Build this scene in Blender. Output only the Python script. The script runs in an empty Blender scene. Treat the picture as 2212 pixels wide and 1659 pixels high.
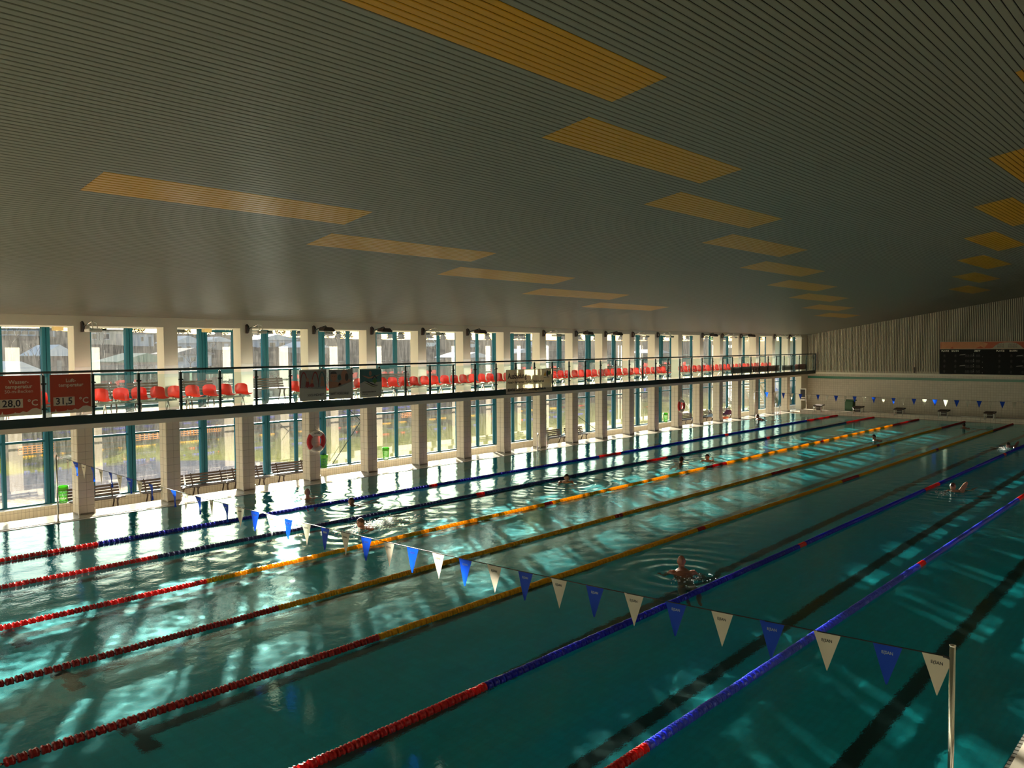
import bpy, bmesh, math, random
import numpy as np
from mathutils import Vector, Matrix
random.seed(7)
rng = np.random.default_rng(11)
sc = bpy.context.scene
col = sc.collection
PI = math.pi

# ------------------------------------------------------------------ camera
CAM = (-2.5968, -22.2400, 4.4239)
yaw, pitch, roll, FPX = 0.734198, -0.043459, -0.0067565, 1772.8
f = Vector((math.cos(pitch)*math.cos(yaw), math.cos(pitch)*math.sin(yaw), math.sin(pitch)))
r0 = f.cross(Vector((0, 0, 1))).normalized(); u0 = r0.cross(f)
rr = r0*math.cos(roll)+u0*math.sin(roll); uu = -r0*math.sin(roll)+u0*math.cos(roll)
cd = bpy.data.cameras.new('camera'); cam = bpy.data.objects.new('camera', cd); col.objects.link(cam)
M3 = Matrix((rr, uu, -f)).transposed()
cam.matrix_world = Matrix.Translation(CAM) @ M3.to_4x4()
cd.sensor_fit = 'HORIZONTAL'; cd.sensor_width = 36; cd.lens = FPX/2212*36
cd.clip_start = 0.05; cd.clip_end = 2000
sc.camera = cam

# ------------------------------------------------------------------ sky, sun, exposure
SUN_AZ = math.radians(57.5); SUN_EL = math.radians(8.9)
SUND = Vector((math.cos(SUN_EL)*math.cos(SUN_AZ), math.cos(SUN_EL)*math.sin(SUN_AZ), math.sin(SUN_EL)))
w = bpy.data.worlds.new('sky'); sc.world = w; w.use_nodes = True
nt = w.node_tree; nt.nodes.clear()
sky = nt.nodes.new('ShaderNodeTexSky'); sky.sky_type = 'NISHITA'; sky.sun_disc = False
sky.sun_elevation = SUN_EL; sky.sun_rotation = PI/2-SUN_AZ
sky.air_density = 1.0; sky.dust_density = 0.5; sky.ozone_density = 1.0
bg = nt.nodes.new('ShaderNodeBackground'); bg.inputs['Strength'].default_value = 0.62
wo = nt.nodes.new('ShaderNodeOutputWorld')
nt.links.new(sky.outputs[0], bg.inputs[0]); nt.links.new(bg.outputs[0], wo.inputs[0])
sl = bpy.data.lights.new('sun', 'SUN'); sl.energy = 88.0; sl.angle = math.radians(0.6); sl.color = (1.0, 0.89, 0.72)
sun = bpy.data.objects.new('sun', sl); col.objects.link(sun)
sun.rotation_euler = SUND.to_track_quat('Z', 'Y').to_euler(); sun.location = SUND*60
sl.cycles.is_caustics_light = True
def portal(name, x, y, z, sx, sz):
    l = bpy.data.lights.new(name, 'AREA'); l.shape = 'RECTANGLE'; l.size = sx; l.size_y = sz
    l.cycles.is_portal = True
    o = bpy.data.objects.new(name, l); col.objects.link(o); o.location = (x, y, z); o.rotation_euler = (-PI/2, 0, 0)
portal('window_portal_lower', 27, 4.25, 1.25, 66, 2.6)
portal('window_portal_upper', 27, 4.25, 3.9, 66, 2.5)
vs = sc.view_settings
vs.view_transform = 'Standard'; vs.look = 'None'; vs.exposure = -0.2; vs.gamma = 1.0; vs.use_curve_mapping = False
cy = sc.cycles
cy.max_bounces = 10; cy.diffuse_bounces = 4; cy.glossy_bounces = 4; cy.transmission_bounces = 6; cy.transparent_max_bounces = 12
cy.sample_clamp_direct = 0; cy.sample_clamp_indirect = 12.0
cy.caustics_reflective = True; cy.caustics_refractive = True; cy.blur_glossy = 0.3
cy.use_denoising = True; cy.use_adaptive_sampling = True; cy.adaptive_threshold = 0.02

# ------------------------------------------------------------------ materials
def nodes(name):
    m = bpy.data.materials.new(name); m.use_nodes = True; t = m.node_tree
    b = t.nodes['Principled BSDF']; return m, t, b
def N(t, kind, **kw):
    n = t.nodes.new(kind)
    for k, v in kw.items():
        if k in n.inputs: n.inputs[k].default_value = v
        else: setattr(n, k, v)
    return n
def L(t, a, b): t.links.new(a, b)
def mat(name, c, rough=0.5, metal=0.0, var=0.08, scale=6.0, bump=0.0, bscale=40.0, spec=0.5, trans=0.0, emit=None):
    m, t, b = nodes(name)
    b.inputs['Roughness'].default_value = rough; b.inputs['Metallic'].default_value = metal
    b.inputs['Specular IOR Level'].default_value = spec
    if var > 0:
        tc = N(t, 'ShaderNodeTexCoord'); nz = N(t, 'ShaderNodeTexNoise', Scale=scale, Detail=4.0)
        L(t, tc.outputs['Object'], nz.inputs['Vector'])
        mr = N(t, 'ShaderNodeMapRange'); mr.inputs['To Min'].default_value = 1-var; mr.inputs['To Max'].default_value = 1+var
        L(t, nz.outputs['Fac'], mr.inputs['Value'])
        mx = N(t, 'ShaderNodeVectorMath', operation='SCALE'); mx.inputs[0].default_value = c[:3]
        L(t, mr.outputs[0], mx.inputs['Scale']); L(t, mx.outputs[0], b.inputs['Base Color'])
    else:
        b.inputs['Base Color'].default_value = (*c[:3], 1)
    if bump > 0:
        tc = N(t, 'ShaderNodeTexCoord'); nz = N(t, 'ShaderNodeTexNoise', Scale=bscale, Detail=3.0)
        L(t, tc.outputs['Object'], nz.inputs['Vector'])
        bp = N(t, 'ShaderNodeBump', Strength=bump, Distance=0.01); L(t, nz.outputs['Fac'], bp.inputs['Height']); L(t, bp.outputs[0], b.inputs['Normal'])
    if trans > 0:
        # thin plastic or cloth that lets light through from behind
        tr = N(t, 'ShaderNodeBsdfTranslucent'); tr.inputs[0].default_value = (*c[:3], 1)
        ms = N(t, 'ShaderNodeMixShader'); ms.inputs[0].default_value = trans
        L(t, b.outputs[0], ms.inputs[1]); L(t, tr.outputs[0], ms.inputs[2]); L(t, ms.outputs[0], t.nodes['Material Output'].inputs['Surface'])
    if emit:
        b.inputs['Emission Color'].default_value = (*c[:3], 1); b.inputs['Emission Strength'].default_value = emit
    return m
def tile_mat(name, c, grout, sx, sz, rough=0.25, gap=0.006, axes='xz', var=0.06, offset=0.0, bump=0.4):
    m, t, b = nodes(name); b.inputs['Roughness'].default_value = rough
    tc = N(t, 'ShaderNodeTexCoord'); sp = N(t, 'ShaderNodeSeparateXYZ'); cb = N(t, 'ShaderNodeCombineXYZ')
    L(t, tc.outputs['Object'], sp.inputs[0])
    L(t, sp.outputs['xyz'.index(axes[0])], cb.inputs[0]); L(t, sp.outputs['xyz'.index(axes[1])], cb.inputs[1])
    br = N(t, 'ShaderNodeTexBrick', offset=offset, squash=1.0)
    br.inputs['Scale'].default_value = 1.0; br.inputs['Mortar Size'].default_value = gap; br.inputs['Mortar Smooth'].default_value = 0.1
    br.inputs['Brick Width'].default_value = sx; br.inputs['Row Height'].default_value = sz; br.inputs['Bias'].default_value = 0.0
    br.inputs['Color1'].default_value = (*[v*(1-var) for v in c], 1); br.inputs['Color2'].default_value = (*[min(1, v*(1+var)) for v in c], 1); br.inputs['Mortar'].default_value = (*grout, 1)
    L(t, cb.outputs[0], br.inputs['Vector']); L(t, br.outputs['Color'], b.inputs['Base Color'])
    if bump:
        bp = N(t, 'ShaderNodeBump', Strength=bump, Distance=0.004); bp.invert = True
        L(t, br.outputs['Fac'], bp.inputs['Height']); L(t, bp.outputs[0], b.inputs['Normal'])
    return m
def glass_mat(name, tint, film=0.03, filmc=(0.8, 0.8, 0.8), streak=0.0, panes=1.0):
    """thin pane: see-through, fresnel mirror, and a little dirt film that catches light"""
    m, t, b = nodes(name); t.nodes.remove(b); out = t.nodes['Material Output']
    tp = N(t, 'ShaderNodeBsdfTransparent'); tp.inputs[0].default_value = (*tint, 1)
    gl = N(t, 'ShaderNodeBsdfGlossy', Roughness=0.0); gl.inputs[0].default_value = (1, 1, 1, 1)
    fr = N(t, 'ShaderNodeFresnel', IOR=1.45); fm = N(t, 'ShaderNodeMath', operation='MULTIPLY', use_clamp=True); fm.inputs[1].default_value = panes; L(t, fr.outputs[0], fm.inputs[0])
    m1 = N(t, 'ShaderNodeMixShader'); L(t, fm.outputs[0], m1.inputs[0]); L(t, tp.outputs[0], m1.inputs[1]); L(t, gl.outputs[0], m1.inputs[2])
    di = N(t, 'ShaderNodeBsdfTranslucent'); di.inputs[0].default_value = (*filmc, 1)
    m2 = N(t, 'ShaderNodeMixShader'); m2.inputs[0].default_value = film
    if streak > 0:
        tc = N(t, 'ShaderNodeTexCoord'); mp = N(t, 'ShaderNodeMapping'); mp.inputs['Scale'].default_value = (7, 7, 0.9)
        nz = N(t, 'ShaderNodeTexNoise', Scale=2.2, Detail=6.0, Roughness=0.7); L(t, tc.outputs['Object'], mp.inputs[0]); L(t, mp.outputs[0], nz.inputs['Vector'])
        mr = N(t, 'ShaderNodeMapRange'); mr.inputs['From Min'].default_value = 0.38; mr.inputs['From Max'].default_value = 0.75
        mr.inputs['To Min'].default_value = film; mr.inputs['To Max'].default_value = film+streak
        L(t, nz.outputs['Fac'], mr.inputs['Value']); L(t, mr.outputs[0], m2.inputs[0])
    L(t, m1.outputs[0], m2.inputs[1]); L(t, di.outputs[0], m2.inputs[2]); L(t, m2.outputs[0], out.inputs['Surface'])
    return m

# ------------------------------------------------------------------ mesh helpers
class MB:
    def __init__(s): s.v = []; s.f = []; s.m = []; s.sm = []
    def quad(s, a, b, c, d, mi=0, smooth=False):
        n = len(s.v); s.v += [tuple(a), tuple(b), tuple(c), tuple(d)]; s.f.append((n, n+1, n+2, n+3)); s.m.append(mi); s.sm.append(smooth); return s
    def poly(s, pts, mi=0):
        n = len(s.v); s.v += [tuple(p) for p in pts]; s.f.append(tuple(range(n, n+len(pts)))); s.m.append(mi); s.sm.append(False); return s
    def box(s, x0, x1, y0, y1, z0, z1, mi=0, rot=None):
        n = len(s.v)
        p = [(x, y, z) for z in (z0, z1) for y in (y0, y1) for x in (x0, x1)]
        if rot is not None: p = [tuple(rot @ Vector(q)) for q in p]
        s.v += p
        for q in ((0, 2, 3, 1), (4, 5, 7, 6), (0, 1, 5, 4), (2, 6, 7, 3), (0, 4, 6, 2), (1, 3, 7, 5)):
            s.f.append(tuple(n+i for i in q)); s.m.append(mi); s.sm.append(False)
        return s
    def bbox(s, x0, x1, y0, y1, z0, z1, b=0.01, mi=0):
        """box with chamfered vertical and horizontal edges (26-face)"""
        bm = bmesh.new(); bmesh.ops.create_cube(bm, size=1.0)
        for v in bm.verts: v.co = Vector(((x0+x1)/2+v.co.x*(x1-x0), (y0+y1)/2+v.co.y*(y1-y0), (z0+z1)/2+v.co.z*(z1-z0)))
        bmesh.ops.bevel(bm, geom=bm.edges[:], offset=b, segments=1, affect='EDGES', profile=0.5)
        n = len(s.v); bm.verts.index_update(); s.v += [tuple(v.co) for v in bm.verts]
        for fc in bm.faces: s.f.append(tuple(n+v.index for v in fc.verts)); s.m.append(mi); s.sm.append(False)
        bm.free(); return s
    def prism(s, pts, axis, a, b, mi=0, smooth=False):
        """extrude a closed 2-D outline (CCW) along an axis from a to b"""
        def P(q, h):
            return {'x': (h, q[0], q[1]), 'y': (q[0], h, q[1]), 'z': (q[0], q[1], h)}[axis]
        n = len(s.v); k = len(pts)
        s.v += [P(q, a) for q in pts]+[P(q, b) for q in pts]
        for i in range(k):
            j = (i+1) % k; s.f.append((n+i, n+j, n+k+j, n+k+i)); s.m.append(mi); s.sm.append(smooth)
        s.f.append(tuple(n+i for i in range(k))[::-1]); s.m.append(mi); s.sm.append(False)
        s.f.append(tuple(n+k+i for i in range(k))); s.m.append(mi); s.sm.append(False)
        return s
    def tube(s, pts, rad, seg=8, mi=0, cap=True, closed=False):
        pts = [Vector(p) for p in pts]; k = len(pts); n0 = len(s.v)
        rads = rad if isinstance(rad, (list, tuple)) else [rad]*k
        up = Vector((0, 0, 1)); prev = None
        for i, p in enumerate(pts):
            if closed: d = pts[(i+1) % k]-pts[i-1]
            elif i == 0: d = pts[1]-p
            elif i == k-1: d = p-pts[i-1]
            else: d = pts[i+1]-pts[i-1]
            d.normalize()
            if prev is None:
                a = d.cross(up) if abs(d.z) < .95 else d.cross(Vector((1, 0, 0)))
            else: a = prev-d*prev.dot(d)
            a.normalize(); prev = a; b = d.cross(a)
            for j in range(seg):
                t = 2*PI*j/seg; s.v.append(tuple(p+(a*math.cos(t)+b*math.sin(t))*rads[i]))
        rng_ = range(k) if closed else range(k-1)
        for i in rng_:
            for j in range(seg):
                A = n0+i*seg+j; B = n0+i*seg+(j+1) % seg; C = n0+((i+1) % k)*seg+(j+1) % seg; D = n0+((i+1) % k)*seg+j
                s.f.append((A, D, C, B)); s.m.append(mi); s.sm.append(True)
        if cap and not closed:
            s.f.append(tuple(n0+j for j in range(seg))); s.m.append(mi); s.sm.append(False)
            s.f.append(tuple(n0+(k-1)*seg+j for j in range(seg))[::-1]); s.m.append(mi); s.sm.append(False)
        return s
    def lathe(s, prof, seg=16, c=(0, 0, 0), axis='z', mi=0, smooth=True):
        n0 = len(s.v); k = len(prof)
        for (rad, h) in prof:
            for j in range(seg):
                t = 2*PI*j/seg; a, b = rad*math.cos(t), rad*math.sin(t)
                q = {'z': (a, b, h), 'x': (h, a, b), 'y': (b, h, a)}[axis]
                s.v.append((c[0]+q[0], c[1]+q[1], c[2]+q[2]))
        for i in range(k-1):
            for j in range(seg):
                A = n0+i*seg+j; B = n0+i*seg+(j+1) % seg; s.f.append((A, B, B+seg, A+seg)); s.m.append(mi); s.sm.append(smooth)
        if prof[0][0] > 1e-6: s.f.append(tuple(n0+j for j in range(seg))[::-1]); s.m.append(mi); s.sm.append(False)
        if prof[-1][0] > 1e-6: s.f.append(tuple(n0+(k-1)*seg+j for j in range(seg))); s.m.append(mi); s.sm.append(False)
        return s
    def ellipsoid(s, c, r, seg=14, rings=10, mi=0, rot=None):
        n0 = len(s.v)
        for i in range(rings+1):
            a = PI*i/rings
            for j in range(seg):
                t = 2*PI*j/seg; q = Vector((r[0]*math.sin(a)*math.cos(t), r[1]*math.sin(a)*math.sin(t), r[2]*math.cos(a)))
                if rot is not None: q = rot @ q
                s.v.append((c[0]+q.x, c[1]+q.y, c[2]+q.z))
        for i in range(rings):
            for j in range(seg):
                A = n0+i*seg+j; B = n0+i*seg+(j+1) % seg; s.f.append((A, A+seg, B+seg, B)); s.m.append(mi); s.sm.append(True)
        return s
    def mesh(s, name, mats):
        me = bpy.data.meshes.new(name); me.from_pydata(s.v, [], s.f)
        for m in (mats if isinstance(mats, (list, tuple)) else [mats]): me.materials.append(m)
        me.polygons.foreach_set('material_index', s.m); me.polygons.foreach_set('use_smooth', s.sm); me.update(); return me
    def build(s, name, mats, parent=None, **kw):
        return obj(name, s.mesh(name, mats), parent, **kw)
def obj(name, me, parent=None, loc=(0, 0, 0), rot=(0, 0, 0), kind=None):
    o = bpy.data.objects.new(name, me); col.objects.link(o); o.location = loc; o.rotation_euler = rot
    if parent is not None: o.parent = parent
    if kind: o['kind'] = kind
    return o
def empty(name, loc=(0, 0, 0), rotz=0.0, kind=None):
    o = bpy.data.objects.new(name, None); col.objects.link(o); o.location = loc; o.rotation_euler = (0, 0, rotz)
    o.empty_display_size = 0.1
    if kind: o['kind'] = kind
    return o
def tag(o, label, cat, group=None, kind=None):
    o['label'] = label; o['category'] = cat
    if group: o['group'] = group
    if kind: o['kind'] = kind
    return o
def copy_tree(o, parent=None):
    c = o.copy(); col.objects.link(c); c.parent = parent
    for ch in KIDS.get(o.name, []):
        copy_tree(ch, c)
    return c
KIDS = {}
def index_kids():
    KIDS.clear()
    for o in bpy.data.objects:
        if o.parent is not None: KIDS.setdefault(o.parent.name, []).append(o)
def text_mesh(body, size, depth=0.002, font_bold=False, stretch=1.0, align='LEFT'):
    cu = bpy.data.curves.new('lettering', 'FONT'); cu.body = body; cu.size = size; cu.extrude = depth; cu.align_x = align
    cu.resolution_u = 2
    if font_bold: cu.offset = size*0.018
    o = bpy.data.objects.new('lettering', cu); col.objects.link(o)
    dg = bpy.context.evaluated_depsgraph_get(); me = bpy.data.meshes.new_from_object(o.evaluated_get(dg))
    bpy.data.objects.remove(o); bpy.data.curves.remove(cu)
    if stretch != 1.0:
        for v in me.vertices: v.co.x *= stretch
    return me
def text_part(name, body, m, parent, loc, rot, size, **kw):
    me = text_mesh(body, size, **kw); me.materials.clear(); me.materials.append(m)
    return obj(name, me, parent, loc, rot)

C_teal = (0.0, 0.20, 0.21)
M = dict(
    cream=mat('cream paint', (0.70, 0.655, 0.53), 0.6, var=0.03),
    creamd=mat('cream panel', (0.60, 0.56, 0.44), 0.6, var=0.03),
    teal=mat('teal lacquered metal', (0.001, 0.075, 0.105), 0.5, var=0.04, spec=0.25),
    green=mat('dark green metal', (0.003, 0.024, 0.022), 0.5, var=0.05),
    steel=mat('stainless steel', (0.7, 0.68, 0.62), 0.22, metal=1.0, var=0.02),
    white=mat('white enamel', (0.75, 0.73, 0.66), 0.4, var=0.03),
    black=mat('black', (0.012, 0.012, 0.012), 0.5, var=0.0),
    dark=mat('dark brown timber', (0.055, 0.035, 0.028), 0.45, var=0.25, scale=12),
    plank=mat('ceiling plank white', (0.235, 0.232, 0.185), 0.38, var=0.02, spec=0.16),
    yplank=mat('ceiling plank yellow', (0.60, 0.29, 0.003), 0.30, var=0.02, spec=0.3),
    gap=mat('ceiling void', (0.01, 0.01, 0.01), 0.9, var=0.0),
    tile=mat('cream glazed tile', (0.66, 0.58, 0.46), 0.22, var=0.05, scale=3),
    grout=mat('tile grout', (0.30, 0.26, 0.20), 0.9, var=0.05),
    glass=glass_mat('window glass', (0.93, 0.97, 0.97), 0.006, streak=0.018, panes=2.8),
    glassup=glass_mat('upper window glass', (0.80, 0.84, 0.85), 0.006, streak=0.018, panes=2.8),
    railglass=glass_mat('balustrade glass', (0.74, 0.88, 0.84), 0.004),
)
# ------------------------------------------------------------------ big structure
PX = [5.86+2.385*k for k in range(-5, 20)]          # pillar left edges
PX = [5.85, 8.28, 10.70, 13.15, 15.58, 18.0, 20.38, 22.76, 25.11, 27.45, 29.79, 32.13, 34.48, 36.86, 39.22, 41.57, 43.94, 46.32, 48.71, 51.10, 53.39]
PX = [5.85-2.42*k for k in range(4, 0, -1)]+PX
PW, PY0, PY1 = 0.41, 1.10, 1.54
XF = 54.4                                            # far wall
XL, YB, XE = -6.2, -26.0, 62.0
YFAC = 4.1                                           # window front
def ceil_z(y): return 5.24+0.158*(1.0-y)

# pool basin and decks
pooltile = tile_mat('pool tile', (0.007, 0.54, 0.63), (0.005, 0.38, 0.46), 0.24, 0.115, rough=0.4, axes='xy', gap=0.006, bump=0)
poolwall = tile_mat('pool wall tile', (0.02, 0.42, 0.44), (0.015, 0.3, 0.3), 0.24, 0.115, rough=0.4, axes='xz', bump=0)
POOLZ = -1.8
bs = MB()
bs.quad((0, -20.4, POOLZ), (50, -20.4, POOLZ), (50, 0.5, POOLZ), (0, 0.5, POOLZ))
pf = bs.build('floor_pool', pooltile, kind='structure')
bw = MB()
bw.quad((0, 0.5, POOLZ), (50, 0.5, POOLZ), (50, 0.5, -0.02), (0, 0.5, -0.02)).quad((50, -20.4, POOLZ), (0, -20.4, POOLZ), (0, -20.4, -0.02), (50, -20.4, -0.02))
bw.quad((0, -20.4, POOLZ), (0, 0.5, POOLZ), (0, 0.5, -0.02), (0, -20.4, -0.02)).quad((50, 0.5, POOLZ), (50, -20.4, POOLZ), (50, -20.4, -0.02), (50, 0.5, -0.02))
pw = bw.build('wall_pool', poolwall, kind='structure')
laneblack = mat('black lane tile', (0.006, 0.02, 0.02), 0.4, var=0.1)
ROPEY = [-2.74, -4.98, -7.54, -10.02, -12.42, -14.92, -17.38]
LANEC = [-1.1, -3.8, -6.35, -8.75, -11.25, -13.7, -16.1, -18.6]
recv = [pf, pw]
for y in LANEC:
    b = MB(); z0 = POOLZ+0.001; z1 = POOLZ+0.006
    b.box(2.0, 48.0, y-0.125, y+0.125, z0, z1); b.box(1.9, 2.15, y-0.5, y-0.125, z0, z1); b.box(1.9, 2.15, y+0.125, y+0.5, z0, z1)
    b.box(47.85, 48.1, y-0.5, y-0.125, z0, z1); b.box(47.85, 48.1, y+0.125, y+0.5, z0, z1)
    recv.append(b.build('lane_line', laneblack, pf))
for o in recv: o.cycles.is_caustics_receiver = True

decktile = tile_mat('deck tile', (0.46, 0.42, 0.35), (0.30, 0.27, 0.23), 0.3, 0.15, rough=0.18, axes='xy', gap=0.008, bump=0.2)
coping = mat('coping stone', (0.60, 0.55, 0.45), 0.35, var=0.05)
gutter = mat('gutter grate', (0.10, 0.10, 0.09), 0.5, var=0.1)
b = MB()
b.box(-6.2, XF, 0.62, 1.62, -0.7, 0.02)              # raised rim in front of the pillars
b.build('floor', decktile, kind='structure')
b = MB(); b.box(0, 50.2, 0.5, 0.62, -0.12, 0.012); b.build('trim_1', coping, kind='structure')
b = MB(); b.box(-6.2, XE, 1.62, 2.3, -0.7, -0.18); b.box(-6.2, XE, 2.3, 3.0, -0.9, -0.31); b.box(-6.2, XE, 3.0, 4.3, -1.2, -0.44); b.build('floor_walkway', decktile, kind='structure')
b = MB(); b.box(-6.2, XF, YB, -20.62, -0.5, 0.05); b.box(-6.2, -0.0, -20.62, 0.62, -0.5, 0.02)
b.build('floor_near', decktile, kind='structure')
b = MB(); b.box(0, 50.2, -20.62, -20.47, -0.4, 0.05); b.build('trim_2', coping, kind='structure')
b = MB()
for i in range(0, 500): b.box(0.0+i*0.1, 0.07+i*0.1, -20.465, -20.41, -0.015, 0.005)
g = b.build('gutter_grate', gutter, kind='stuff'); tag(g, 'grey overflow grate strip along the near pool edge', 'grate', kind='stuff')

# water surface: real ripples
NX, NY = 1000, 420
xs = np.linspace(0, 50, NX); ys = np.linspace(-20.4, 0.5, NY)
X, Y = np.meshgrid(xs, ys, indexing='ij'); Z = np.zeros_like(X)
for i in range(70):
    lam = 10**rng.uniform(math.log10(0.24), math.log10(1.0)); th = rng.uniform(0, 2*PI)
    k = 2*PI/lam; slope = 0.0019*(lam/1.0)**0.15
    Z += slope/k*np.sin(k*(np.cos(th)*X+np.sin(th)*Y)+rng.uniform(0, 2*PI))*(1+0.5*np.sin(X*rng.uniform(.1, .5)+Y*rng.uniform(.1, .5)+rng.uniform(0, 6)))
SWIM = [(11.39, -3.52), (9.65, -6.11), (18.34, -5.7), (11.35, -13.99), (25.77, -6.3), (36.94, -9.26), (46.2, -10.8), (24.65, -15.6), (37.8, -14.5), (11.5, -1.23), (43.9, -0.3)]
amp = np.full_like(X, 0.55)
for (sx, sy) in SWIM: amp += 1.3*np.exp(-((X-sx)**2/9+(Y-sy)**2/2.2))
amp += 0.55/(1+np.exp((X*0.25-Y-12.5)*-0.0-(Y+11)*1.1)) # livelier towards the window side
Z *= amp
for (sx, sy) in SWIM:
    R = np.hypot(X-sx, Y-sy); Z += 0.012*np.sin(R*2*PI/0.45)*np.exp(-R/0.9)
# added unseen water sheet sloping under the deck, to start sun caustics there
nt_ = 24
ty = np.linspace(0.5, 6.5, nt_)[1:]; tz = -0.18*(ty-0.5)
XT = np.repeat(xs[:, None], len(ty), 1); YT = np.repeat(ty[None, :], NX, 0); ZT = np.repeat(tz[None, :], NX, 0)
X = np.concatenate([X, XT], 1); Y = np.concatenate([Y, YT], 1); Z = np.concatenate([Z, ZT], 1); NY = X.shape[1]
verts = np.stack([X, Y, Z], -1).reshape(-1, 3)
idx = np.arange(NX*NY).reshape(NX, NY)
fc = np.stack([idx[:-1, :-1], idx[1:, :-1], idx[1:, 1:], idx[:-1, 1:]], -1).reshape(-1, 4)
me = bpy.data.meshes.new('water'); me.vertices.add(len(verts)); me.vertices.foreach_set('co', verts.ravel())
me.loops.add(fc.size); me.loops.foreach_set('vertex_index', fc.ravel()); me.polygons.add(len(fc))
me.polygons.foreach_set('loop_start', np.arange(0, fc.size, 4)); me.polygons.foreach_set('use_smooth', np.ones(len(fc), bool)); me.update(); me.validate()
wm, t, bsdf = nodes('pool water'); t.nodes.remove(bsdf)
gl = N(t, 'ShaderNodeBsdfGlass', Roughness=0.0, IOR=1.333); gl.inputs['Color'].default_value = (0.74, 0.97, 0.97, 1)
tc = N(t, 'ShaderNodeTexCoord'); nz = N(t, 'ShaderNodeTexNoise', Scale=9.0, Detail=4.0, Roughness=0.6); L(t, tc.outputs['Object'], nz.inputs['Vector'])
bp = N(t, 'ShaderNodeBump', Strength=1.0, Distance=0.0032); L(t, nz.outputs['Fac'], bp.inputs['Height']); L(t, bp.outputs[0], gl.inputs['Normal'])
L(t, gl.outputs[0], t.nodes['Material Output'].inputs['Surface'])
me.materials.append(wm)
water = obj('water', me); tag(water, 'rippled clear turquoise water filling the fifty metre pool', 'water', kind='stuff'); water.cycles.is_caustics_caster = True

# ceiling: boards running the length of the hall, dark joints
ceil = empty('ceiling', (0, 0, 0), kind='structure')
ang = math.atan(0.158)
YEL = []
for k in range(5): YEL.append((2.3+4.97*k, 7.13+4.97*k, -9.5+1.41*k))
for k in range(9): YEL.append((2.15+4.97*k, 6.98+4.97*k, -16.0+1.40*k))
for k in range(-4, 5): YEL.append((21.6+4.97*k, 26.4+4.97*k, -17.2+1.40*k))
PIT = 0.1
rows = {}
nrow = int((1.1-YB)/PIT)
yr = lambda i: 1.05-PIT*i      # centre of board i
for (xa, xb, yc) in YEL:
    i0 = round((1.05-yc)/PIT)-4
    for i in range(i0, i0+9):
        if 0 <= i < nrow: rows.setdefault(i, []).append((xa, xb))
def board(b, x0, x1, y, hw=0.0425, th=0.012):
    z = ceil_z(y); dz = -0.158*hw
    # slightly dished metal board with turned-up edges
    n = len(b.v); prof = [(-hw, 0.006), (-hw+0.006, 0.0), (hw-0.006, 0.0), (hw, 0.006), (hw, th), (-hw, th)]
    b.prism([(y+p[0], z-0.158*p[0]+p[1]) for p in prof], 'x', x0, x1)
far = MB(); cnt = 0; fary = MB()
for i in range(nrow):
    y = yr(i); segs = sorted(rows.get(i, [])); x = XL; parts = []
    for (xa, xb) in segs: parts.append((x, xa)); x = xb
    parts.append((x, XF))
    if y < -6.0 and cnt < 260:
        b = MB()
        for (a, c_) in parts: board(b, a, c_, y)
        b.build('ceiling_plank', M['plank'], ceil); cnt += 1
    else:
        for (a, c_) in parts: board(far, a, c_, y)
    for (a, c_) in segs:
        b = MB(); board(b, a+0.004, c_-0.004, y); b.build('yellow_plank', M['yplank'], ceil)
o = far.build('ceiling_planks', M['plank'], ceil, kind='stuff')
b = MB()
b.quad((XL, YB, ceil_z(YB)+.02), (XF, YB, ceil_z(YB)+.02), (XF, 1.3, ceil_z(1.3)+.02), (XL, 1.3, ceil_z(1.3)+.02))
b.quad((XL, YB, ceil_z(YB)+.3), (XL, 1.3, ceil_z(1.3)+.3), (XF, 1.3, ceil_z(1.3)+.3), (XF, YB, ceil_z(YB)+.3))
b.build('ceiling_backing', M['gap'], ceil)
b = MB(); b.box(XL, XE, 1.3, YFAC+0.6, 5.14, 5.24); b.box(XL, XF, 1.1, 1.3, 5.10, 5.7); b.box(XL-.2, XE+.2, 1.3, YFAC+0.6, 5.24, 5.7)
b.build('ceiling_gallery', M['cream'], kind='structure')

for o in ceil.children:                                # the roof rises a little towards the near end along the window wall
    for v in o.data.vertices: v.co.z += 0.15*(XF-v.co.x)/48.6*max(0.0, (v.co.y+5.0)/6.1)
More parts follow.
